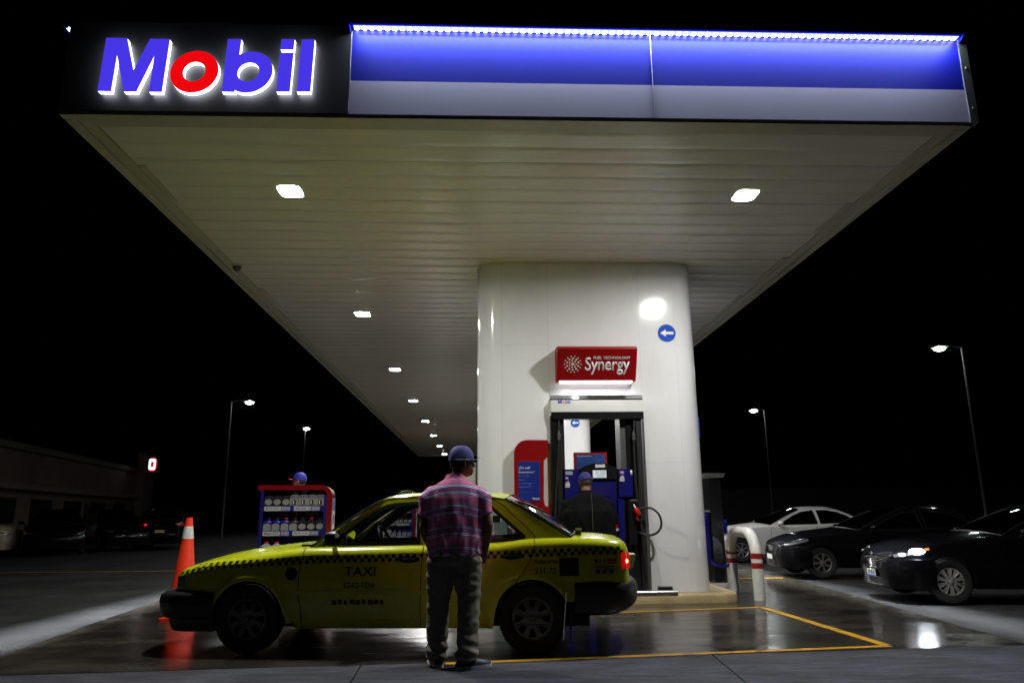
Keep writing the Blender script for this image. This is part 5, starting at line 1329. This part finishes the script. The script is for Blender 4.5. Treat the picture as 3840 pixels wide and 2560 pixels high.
person('man in pink striped polo and navy cap with his back turned, beside the taxi', (mb.x+0.05, 6.10, 0), 0.0, dict(
    h=1.0, skin=M_skin, trousers=M_khaki, shoes=mat('shoe_navy', (0.02, 0.02, 0.05), 0.5), top=stripes(), collar=mat('polo_collar', (0.70, 0.17, 0.32), 0.8), top_name='polo_shirt',
    sleeve='short', girth=1.02, wide=1.10, hem=0.82, head_yaw=-1.15, head_x=0.05, feet=((-0.135, 0.07), (0.10, -0.07)), foot_yaw=(0.25, -1.05),
    arms=(((-0.245, 0.0, 1.04), (-0.20, 0.13, 0.88), (-0.18, 0.19, 0.80), (1, 0, 0), 0.3), ((0.262, -0.01, 1.05), (0.235, 0.07, 0.85), (0.21, 0.09, 0.77), (-1, 0.2, 0), 0.3)),
    cap=mat('cap_navy', (0.06, 0.05, 0.20), 0.75), brim=mat('cap_navy2', (0.055, 0.045, 0.18), 0.75), lean=0.03))
M_jacket = mat('jacket_black', (0.004, 0.004, 0.0045), 0.85, spec=0.08, bump=0.2, bscale=40)
jp = on_y(1352, 1100, 9.15)
TP, qp, _ = person('person in black jacket and blue cap bending towards the fuel pump', (jp.x-0.02, 9.05, 0), 0.06, dict(
    h=0.97, skin=M_skin, trousers=mat('trousers_dark', (0.02, 0.02, 0.03), 0.8), shoes=M_dark, top=M_jacket, collar=M_jacket, top_name='jacket',
    sleeve='long', girth=1.25, wide=1.28, hem=0.74, head_yaw=0.25, nod=-0.35, feet=((-0.13, 0), (0.13, 0.03)), foot_yaw=(0.2, -0.2), lean=0.30,
    arms=(((-0.34, 0.06, 1.08), (-0.20, 0.30, 1.10), (-0.12, 0.38, 1.12), (0, 0, -1), 0.5), ((0.34, 0.06, 1.08), (0.18, 0.30, 1.08), (0.10, 0.38, 1.10), (0, 0, -1), 0.5)),
    cap=mat('cap_blue', (0.024, 0.018, 0.15), 0.8)))
m = MB(); m.tube([Vector((0.0, -0.15-0.0, 1.36)), Vector((0.005, -0.165, 1.2)), Vector((0.0, -0.185, 1.0)), Vector((0.0, -0.195, 0.95))], 0.0025, 5); m.obj('seam', M_steel, TP)
ap_ = on_y(694, 1100, 11.68)
person('attendant in blue uniform with red brimmed cap behind the oil display', (ap_.x-0.0, 11.70, 0.124), PI/2-0.25, dict(
    h=0.995, skin=mat('skin_tan', (0.36, 0.18, 0.10), 0.5), trousers=mat('uniform_trousers', (0.015, 0.015, 0.05), 0.8), shoes=M_dark, top=mat('uniform_blue', (0.02, 0.02, 0.12), 0.8), collar=M_cabblue, top_name='uniform_shirt',
    sleeve='short', head_yaw=0.15, feet=((-0.11, 0), (0.11, 0.03)), foot_yaw=(0.2, -0.2), lean=0.05,
    arms=(((-0.27, -0.10, 1.08), (-0.30, -0.02, 0.85), (-0.30, 0.02, 0.76), (1, 0, 0), 0.3), ((0.27, 0.0, 1.08), (0.25, 0.22, 1.0), (0.24, 0.31, 0.98), (0, 0, -1), 0.4)),
    cap=mat('cap_royal', (0.03, 0.03, 0.40), 0.6), brim=mat('brim_red', (0.62, 0.03, 0.02), 0.5)))
# ================================================================== other cars
def modern(paint, **kw):
    d = dict(paint=paint, wheel_r=0.325, arch_r=0.36, flare=0.012, track=0.80, wheel_style='five', wheel_mat=M_alloy, glass=M_tint,
        W=[(-3.66, 0.50), (-3.63, 0.60), (-3.56, 0.72), (-3.4, 0.82), (-3.15, 0.88), (-2.8, 0.905), (-1.5, 0.915), (0.0, 0.91), (0.5, 0.88), (0.8, 0.80), (0.92, 0.70), (0.96, 0.58)],
        zs=[(-3.66, 0.66), (-3.60, 0.72), (-3.5, 0.775), (-3.2, 0.86), (-2.6, 0.94), (-2.05, 0.99), (-1.7, 0.972), (-0.8, 0.99), (0.0, 1.03), (0.4, 1.065), (0.75, 1.075), (0.9, 1.035), (0.96, 0.92)],
        zc=[(-3.66, 0.68), (-3.60, 0.765), (-3.5, 0.83), (-3.2, 0.925), (-2.6, 1.01), (-1.95, 1.065), (0.5, 1.11), (0.75, 1.115), (0.9, 1.065), (0.96, 0.94)],
        rocker=lambda u: 0.22, arch=[(-2.92, 0.33), (0.0, 0.33)], tumble=[(0.15, 0.93), (0.3, 0.97), (0.55, 1.0), (0.8, 0.985), (1.0, 0.95), (1.1, 0.93)],
        seams=[[(-2.05, 0.3), (-2.08, 0.6), (-2.02, 0.97)], [(-0.80, 0.3), (-0.80, 0.6), (-0.72, 1.0)], [(-0.20, 0.62), (-0.12, 0.72), (0.10, 0.85), (0.25, 1.05)]],
        panels=['fender', 'door', 'door', 'quarter_panel'], cabin=(-2.0, 0.62), shoulder=0.05,
        gh_y=pl([0.93, 1.1, 1.3, 1.40, 1.45], [0.80, 0.755, 0.665, 0.61, 0.57]),
        gh_outer=[(-2.12, 0.955), (-1.9, 1.06), (-1.35, 1.32), (-1.1, 1.40), (-0.7, 1.437), (-0.3, 1.43), (0.05, 1.37), (0.35, 1.25), (0.70, 1.06), (0.4, 1.03), (-0.8, 0.955), (-1.7, 0.945)],
        windows=[[(-1.80, 0.995), (-1.35, 1.235), (-1.05, 1.345), (-0.72, 1.385), (-0.66, 1.005)], [(-0.58, 1.008), (-0.62, 1.388), (-0.3, 1.38), (0.0, 1.32), (0.2, 1.235), (0.42, 1.10), (0.40, 1.075), (0.1, 1.035)]],
        gasket=0.016, windscreen=((-2.05, 0.985), (-1.12, 1.40), (-2.25, 1.05), (-1.02, 1.455)), backlight=((0.66, 1.075), (0.02, 1.385), (0.78, 1.115), (0.10, 1.43)),
        roof_edge=[(-1.12, 1.402), (-0.7, 1.442), (-0.3, 1.436), (0.02, 1.388)], roof_centre=[(-1.12, 1.45), (-0.6, 1.495), (-0.2, 1.485), (0.02, 1.425)],
        bumpers=[(-3.12, 0.60, 0.90, -1, [(0.10, 0.19), (0.03, 0.22), (0.02, 0.30), (0.0, 0.45), (0.0, 0.55), (0.03, 0.64), (0.12, 0.66)], paint),
                 (0.33, 0.68, 0.89, 1, [(0.12, 0.26), (0.04, 0.30), (0.0, 0.42), (0.0, 0.58), (0.03, 0.68), (0.10, 0.72)], paint)],
        belt=0.94, seats=(-0.75, 0.1), wheel_side=1)
    d.update(kw); return d
def trim(T, sy, zs_, on=False, plate=True, wb=2.8):
    ML = M_lampglass
    for s in (-1, 1):
        hl = patch(T, sy, -3.61, -3.17, lambda u: lerp(0.665, 0.775, (u+3.61)/0.44), lambda u: lerp(0.705, 0.825, (u+3.61)/0.44), 'headlamp', ML, 0.006, s=s)
        if on:
            m = MB(); ellipsoid(m, (-3.52, s*(sy(-3.52, 0.70)-0.0), 0.712), 0.060, 0.035, 0.026); m.obj('low_beam', glow('beam_white', (0.9, 0.95, 1.0), 9) if s < 0 else M_lampglass, hl)
            m = MB(); ellipsoid(m, (-3.33, s*(sy(-3.33, 0.76)+0.0), 0.762), 0.125, 0.042, 0.044); m.obj('main_beam', glow('beam_bright', (0.86, 0.93, 1.0), 90) if s < 0 else M_lampglass, hl)
            m = MB(); ellipsoid(m, (-3.20, s*(sy(-3.20, 0.795)+0.006), 0.797), 0.035, 0.012, 0.014); m.obj('indicator', glow('amber_glow', (1.0, 0.25, 0.02), 2.2), hl)
        patch(T, sy, 0.70, 0.955, lambda u: 0.86, lambda u: 0.97, 'tail_lamp', mat('tail_red', (0.3, 0.01, 0.01), 0.15), 0.006, s=s)
        m = MB(); mc = Vector((-1.80, s*1.0, 1.04)); ellipsoid(m, mc, 0.07, 0.10, 0.065); mi = m.obj('door_mirror', T.children[0].data.materials[0], T)
        m = MB(); m.tube([mc - Vector((0, s*0.05, 0.03)), Vector((-1.80, s*0.86, 0.97))], 0.025, 8); m.obj('mirror_arm', M_dark, mi)
        for uu in (-0.93, -0.05):
            m = MB(); m.tube([Vector((uu-0.09, s*(sy(uu, 0.84)+0.003), 0.845)), Vector((uu, s*(sy(uu, 0.84)+0.028), 0.85)), Vector((uu+0.09, s*(sy(uu, 0.84)+0.003), 0.855))], 0.012, 8); m.obj('door_handle', T.children[0].data.materials[0], T)
def grille(T, bars, z0, z1, w0, w1, uu, mm, nm='grille_bar'):
    for k in range(bars):
        t = k/(bars-1); z = lerp(z0, z1, t); w = lerp(w0, w1, t)
        m = MB(); m.tube([Vector((uu + 0.10*abs(v)**2.2, w*v, z)) for v in [j/8-1 for j in range(17)]], 0.008, 6); m.obj(nm, mm, T)
def place(front_px, wb, track, a, Z=0, k=1.0):
    wb *= k; track *= k
    Pg = on_z(*front_px); c, s = math.cos(a), math.sin(a)
    ox, oy = -wb, -track
    return (Pg.x - (c*ox - s*oy), Pg.y - (s*ox + c*oy), Z)
M_pblack = mat('car_black', (0.004, 0.004, 0.005), 0.10, spec=0.22); M_pwhite = mat('car_white', (0.78, 0.78, 0.78), 0.25, coat=0.4); M_pcream = mat('car_cream', (0.80, 0.68, 0.45), 0.3, coat=0.3)
M_pdark = mat('car_dark_grey', (0.005, 0.005, 0.006), 0.12, spec=0.22)
# black saloon with lit lamps
A1 = -0.12
F, fy, fg, fz = car(modern(M_pblack, wheel_style='multi', wheel_mat=mat('alloy_bright', (0.60, 0.58, 0.54), 0.3, 0.6)), place((2192, 1388), 2.92, 0.88, A1, k=0.83), A1, 'shiny black saloon with a headlamp lit and chrome slatted grille', 'car', 'cars queueing beside the canopy')
F.scale = (0.83,)*3
trim(F, fy, fz, on=True)
grille(F, 7, 0.47, 0.655, 0.34, 0.46, -3.735, M_chrome)
m = MB(); m.box(-3.752, -3.744, -0.20, 0.12, 0.345, 0.46); pt = m.obj('number_plate', mat('plate_white2', (0.6, 0.6, 0.56), 0.5), F, smooth=False)
m = MB(); m.box(-3.756, -3.7525, -0.20, 0.12, 0.345, 0.375); m.obj('plate_band', mat('plate_blue', (0.02, 0.02, 0.2), 0.5), pt, smooth=False)
for q in range(3): m = MB(); m.box(-3.7560, -3.7525, -0.17+q*0.09, -0.115+q*0.09, 0.392, 0.445); m.obj('plate_print', M_txtdark, pt, smooth=False)
m = MB(); ellipsoid(m, (-3.70, 0, 0.70), 0.008, 0.07, 0.028); m.obj('badge', M_chrome, F)
m = MB(); m.tube([Vector((-3.70+0.25*abs(v)**3, 0.72*v, 0.235)) for v in [j/10-1 for j in range(21)]], 0.007, 6); m.obj('lower_trim', M_chrome, F)
# second black saloon and white saloon behind it
B_, by, bg_, bz_ = car(modern(mat('car_black2', (0.005, 0.005, 0.006), 0.12, spec=0.22)), place((1893, 1329), 2.92, 0.88, -0.06, k=0.82), -0.06, 'black saloon with unlit headlamps between the white car and the lit saloon', 'car', 'cars queueing beside the canopy')
B_.scale = (0.82,)*3
trim(B_, by, bz_)
m = MB(); m.box(-3.745, -3.737, -0.16, 0.16, 0.38, 0.48); m.obj('number_plate', MATS['plate_white2'], B_, smooth=False)
grille(B_, 4, 0.56, 0.66, 0.30, 0.36, -3.725, M_chrome)
W_, wy, wg_, wz_ = car(modern(M_pwhite, wheel_mat=mat('alloy_dull', (0.12, 0.12, 0.12), 0.4, 0.5)), place((1706, 1291), 2.92, 0.88, 0.0, k=0.85), 0.0, 'white saloon waiting behind the guard hoop', 'car', 'cars queueing beside the canopy')
W_.scale = (0.85,)*3
trim(W_, wy, wz_)
# parked cars on the left of the lot
q = on_z(30, 1278)
C_, cy_, _, cz_ = car(modern(M_pcream), (q.x-0.5-3.55*math.cos(0.2), q.y+0.9-3.55*math.sin(0.2), 0), PI+0.2, 'cream car nose just showing at the lot edge', 'car', 'cars parked in the lot')
trim(C_, cy_, cz_)
for (px, Y, rz, lab) in ((125, 27, PI/2+0.5, 'dark car parked nose out next to the cream car'), (262, 30, PI/2+0.7, 'dark car parked nose out beside the car with the red tail lamp'), (372, 31, -PI/2+0.35, 'dark car parked tail out with a red tail lamp glinting')):
    q = on_y(px, 1230, Y)
    D_, dy_, _, dz_ = car(modern(M_pdark), (q.x - math.cos(rz)*(-1.4), Y - math.sin(rz)*(-1.4), 0), rz, lab, 'car', 'cars parked in the lot')
    trim(D_, dy_, dz_)
    if rz < 0:
        for s in (-1,):
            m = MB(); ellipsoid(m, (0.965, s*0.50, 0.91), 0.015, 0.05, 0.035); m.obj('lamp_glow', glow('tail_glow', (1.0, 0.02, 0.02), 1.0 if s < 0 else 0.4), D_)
        m = MB(); m.box(1.005, 1.015, -0.16, 0.16, 0.62, 0.72); m.obj('number_plate', mat('plate_amber', (0.5, 0.42, 0.2), 0.5), D_, smooth=False)

# ================================================================== street lamps
def street_lamp(hx, hy, tx_, ty2, Y, label):
    hd = on_y(hx, hy, Y); tp_ = on_y(tx_, ty2, Y)
    T = thing('street_lamp', label, 'street lamp', (tp_.x, Y, 0), group='street lamps')
    top = hd.z + 0.12; dx = hd.x - tp_.x
    m = MB(); m.lathe([(0.15, 0.0), (0.15, 0.03), (0.085, 0.035), (0.045, top)], 12); m.obj('pole', mat('lamp_pole', (0.05, 0.05, 0.05), 0.5, 0.2), T)
    m = MB(); m.tube([(0, 0, top-0.05), (dx*0.4, 0, top+0.05), (dx*0.75, 0, top+0.06)], 0.03, 8); m.obj('arm', MATS['lamp_pole'], T)
    m = MB(); sg = 1 if dx > 0 else -1
    m.prism([(-0.32, 0.0), (0.32, 0.0), (0.28, 0.05), (-0.30, 0.09)], lambda p: Vector((dx+sg*p[0], -0.12, top+p[1]-0.05)), lambda p: Vector((dx+sg*p[0], 0.12, top+p[1]-0.05))); m.bevel(0.01, 2); hdO = m.obj('head', M_trim, T)
    m = MB(); ellipsoid(m, (dx, 0, top-0.06), 0.22, 0.15, 0.10); m.obj('lens', glow('street_lens', (0.92, 1.0, 0.95), 120), hdO)
    lamp('bulb', 'AREA', T, (dx, 0, top-0.15), (0, 0, 0), 10, (0.95, 1.0, 0.94), shape='DISK', size=0.25, spread=math.radians(140))
street_lamp(573, 926, 531, 936, 44, 'tall street lamp with its head reaching inwards, above the orange cone')
street_lamp(704, 986, 701, 990, 56, 'distant street lamp above the red framed oil display')
street_lamp(1731, 945, 1757, 962, 47, 'distant street lamp over the white saloon')
street_lamp(2158, 803, 2212, 822, 29, 'big bright street lamp over the black saloons')

# ================================================================== store building and its sign
bA, bB = Vector((-24.5, 36, 0)), Vector((-29.5, 68, 0)); d = (bB-bA); Lb = d.length; rzb = math.atan2(d.y, d.x)
T = thing('store_building', 'low dim store building across the lot behind the parked cars', 'building', bA, rzb)
M_wall = mat('store_wall', (0.26, 0.19, 0.15), 0.8, var=0.2, vscale=0.6)
m = MB(); m.box(-14, Lb, 0.0, 9.0, 0, 4.9); m.obj('wall', M_wall, T, smooth=False)
m = MB(); m.box(-14.2, Lb+0.2, -0.25, 9.2, 4.9, 5.25); m.obj('roof_edge', mat('store_roof', (0.2, 0.18, 0.16), 0.8), T, smooth=False)
m = MB(); m.box(-14, Lb, -0.5, -0.001, 2.75, 3.05); m.obj('awning', mat('store_awning', (0.3, 0.22, 0.18), 0.7), T, smooth=False)
for k in range(9):
    x_ = -11 + k*5.0
    m = MB(); m.box(x_-0.1, x_+2.9, -0.05, -0.002, 0.95, 2.3); w_ = m.obj('window', M_dark, T, smooth=False)
    for j in range(2):
        m = MB(); m.box(x_+0.02+j*1.42, x_+1.38+j*1.42, -0.06, -0.052, 1.05, 2.2); m.obj('pane', mat('pane_lit', (0.05, 0.12, 0.12), 0.2, emit=(0.08, 0.22, 0.24), estr=0.16) if (k == 2 and j == 0) else mat('pane_dark', (0.02, 0.025, 0.03), 0.1), w_, smooth=False)
for x_ in (2.6, 17.6):
    m = MB(); m.box(x_, x_+1.0, -0.06, -0.002, 0, 2.2); dr = m.obj('door', mat('store_door', (0.09, 0.05, 0.04), 0.5), T, smooth=False)
    m = MB(); m.box(x_+0.85, x_+0.9, -0.1, -0.061, 0.9, 1.1); m.obj('handle', M_alu, dr)
m = MB(); m.box(Lb-3.2, Lb-0.2, -0.6, -0.002, 0, 6.6); m.obj('sign_tower', mat('tower_wall', (0.30, 0.27, 0.16), 0.8, var=0.2, vscale=0.8), T, smooth=False)
sY = 62.0; sc_ = on_y(350, 1066, sY); e1 = on_y(359, 1066, sY); hw = abs(e1.x-sc_.x); hh = abs(on_y(350, 1049, sY).z-sc_.z)
T = thing('store_sign', 'glowing white ring on a red oval sign high on the store', 'sign', sc_)
m = MB(); m.prism(ell(0, 0, hw, hh, n=32), lambda p: Vector((p[0], 0, p[1])), lambda p: Vector((p[0], 0.25, p[1]))); m.obj('oval', mat('store_red', (0.4, 0.01, 0.01), 0.4, emit=(0.5, 0.006, 0.01), estr=0.7), T)
m = MB(); m.prism(rrect(-hw*0.88, hw*0.88, -hh*0.76, hh*0.76, hw*0.45), lambda p: Vector((p[0], -0.06, p[1])), lambda p: Vector((p[0], -0.01, p[1])), (rrect(-hw*0.36, hw*0.36, -hh*0.34, hh*0.34, hw*0.12)[::-1],)); m.obj('ring', glow('store_white', (0.85, 0.9, 1.0), 1.3), T, smooth=False)
T = tag(link('boundary_wall', None), 'long low dark boundary wall behind the queueing cars', 'wall'); T.location = (34, 66, 0)
for k in range(14):
    m = MB(); m.box(-28+k*4.0, -24.02+k*4.0, 0, 0.25, 0, 3.2); m.obj('wall_panel', mat('boundary_grey', (0.10, 0.10, 0.10), 0.85, var=0.2, vscale=0.7), T, smooth=False)
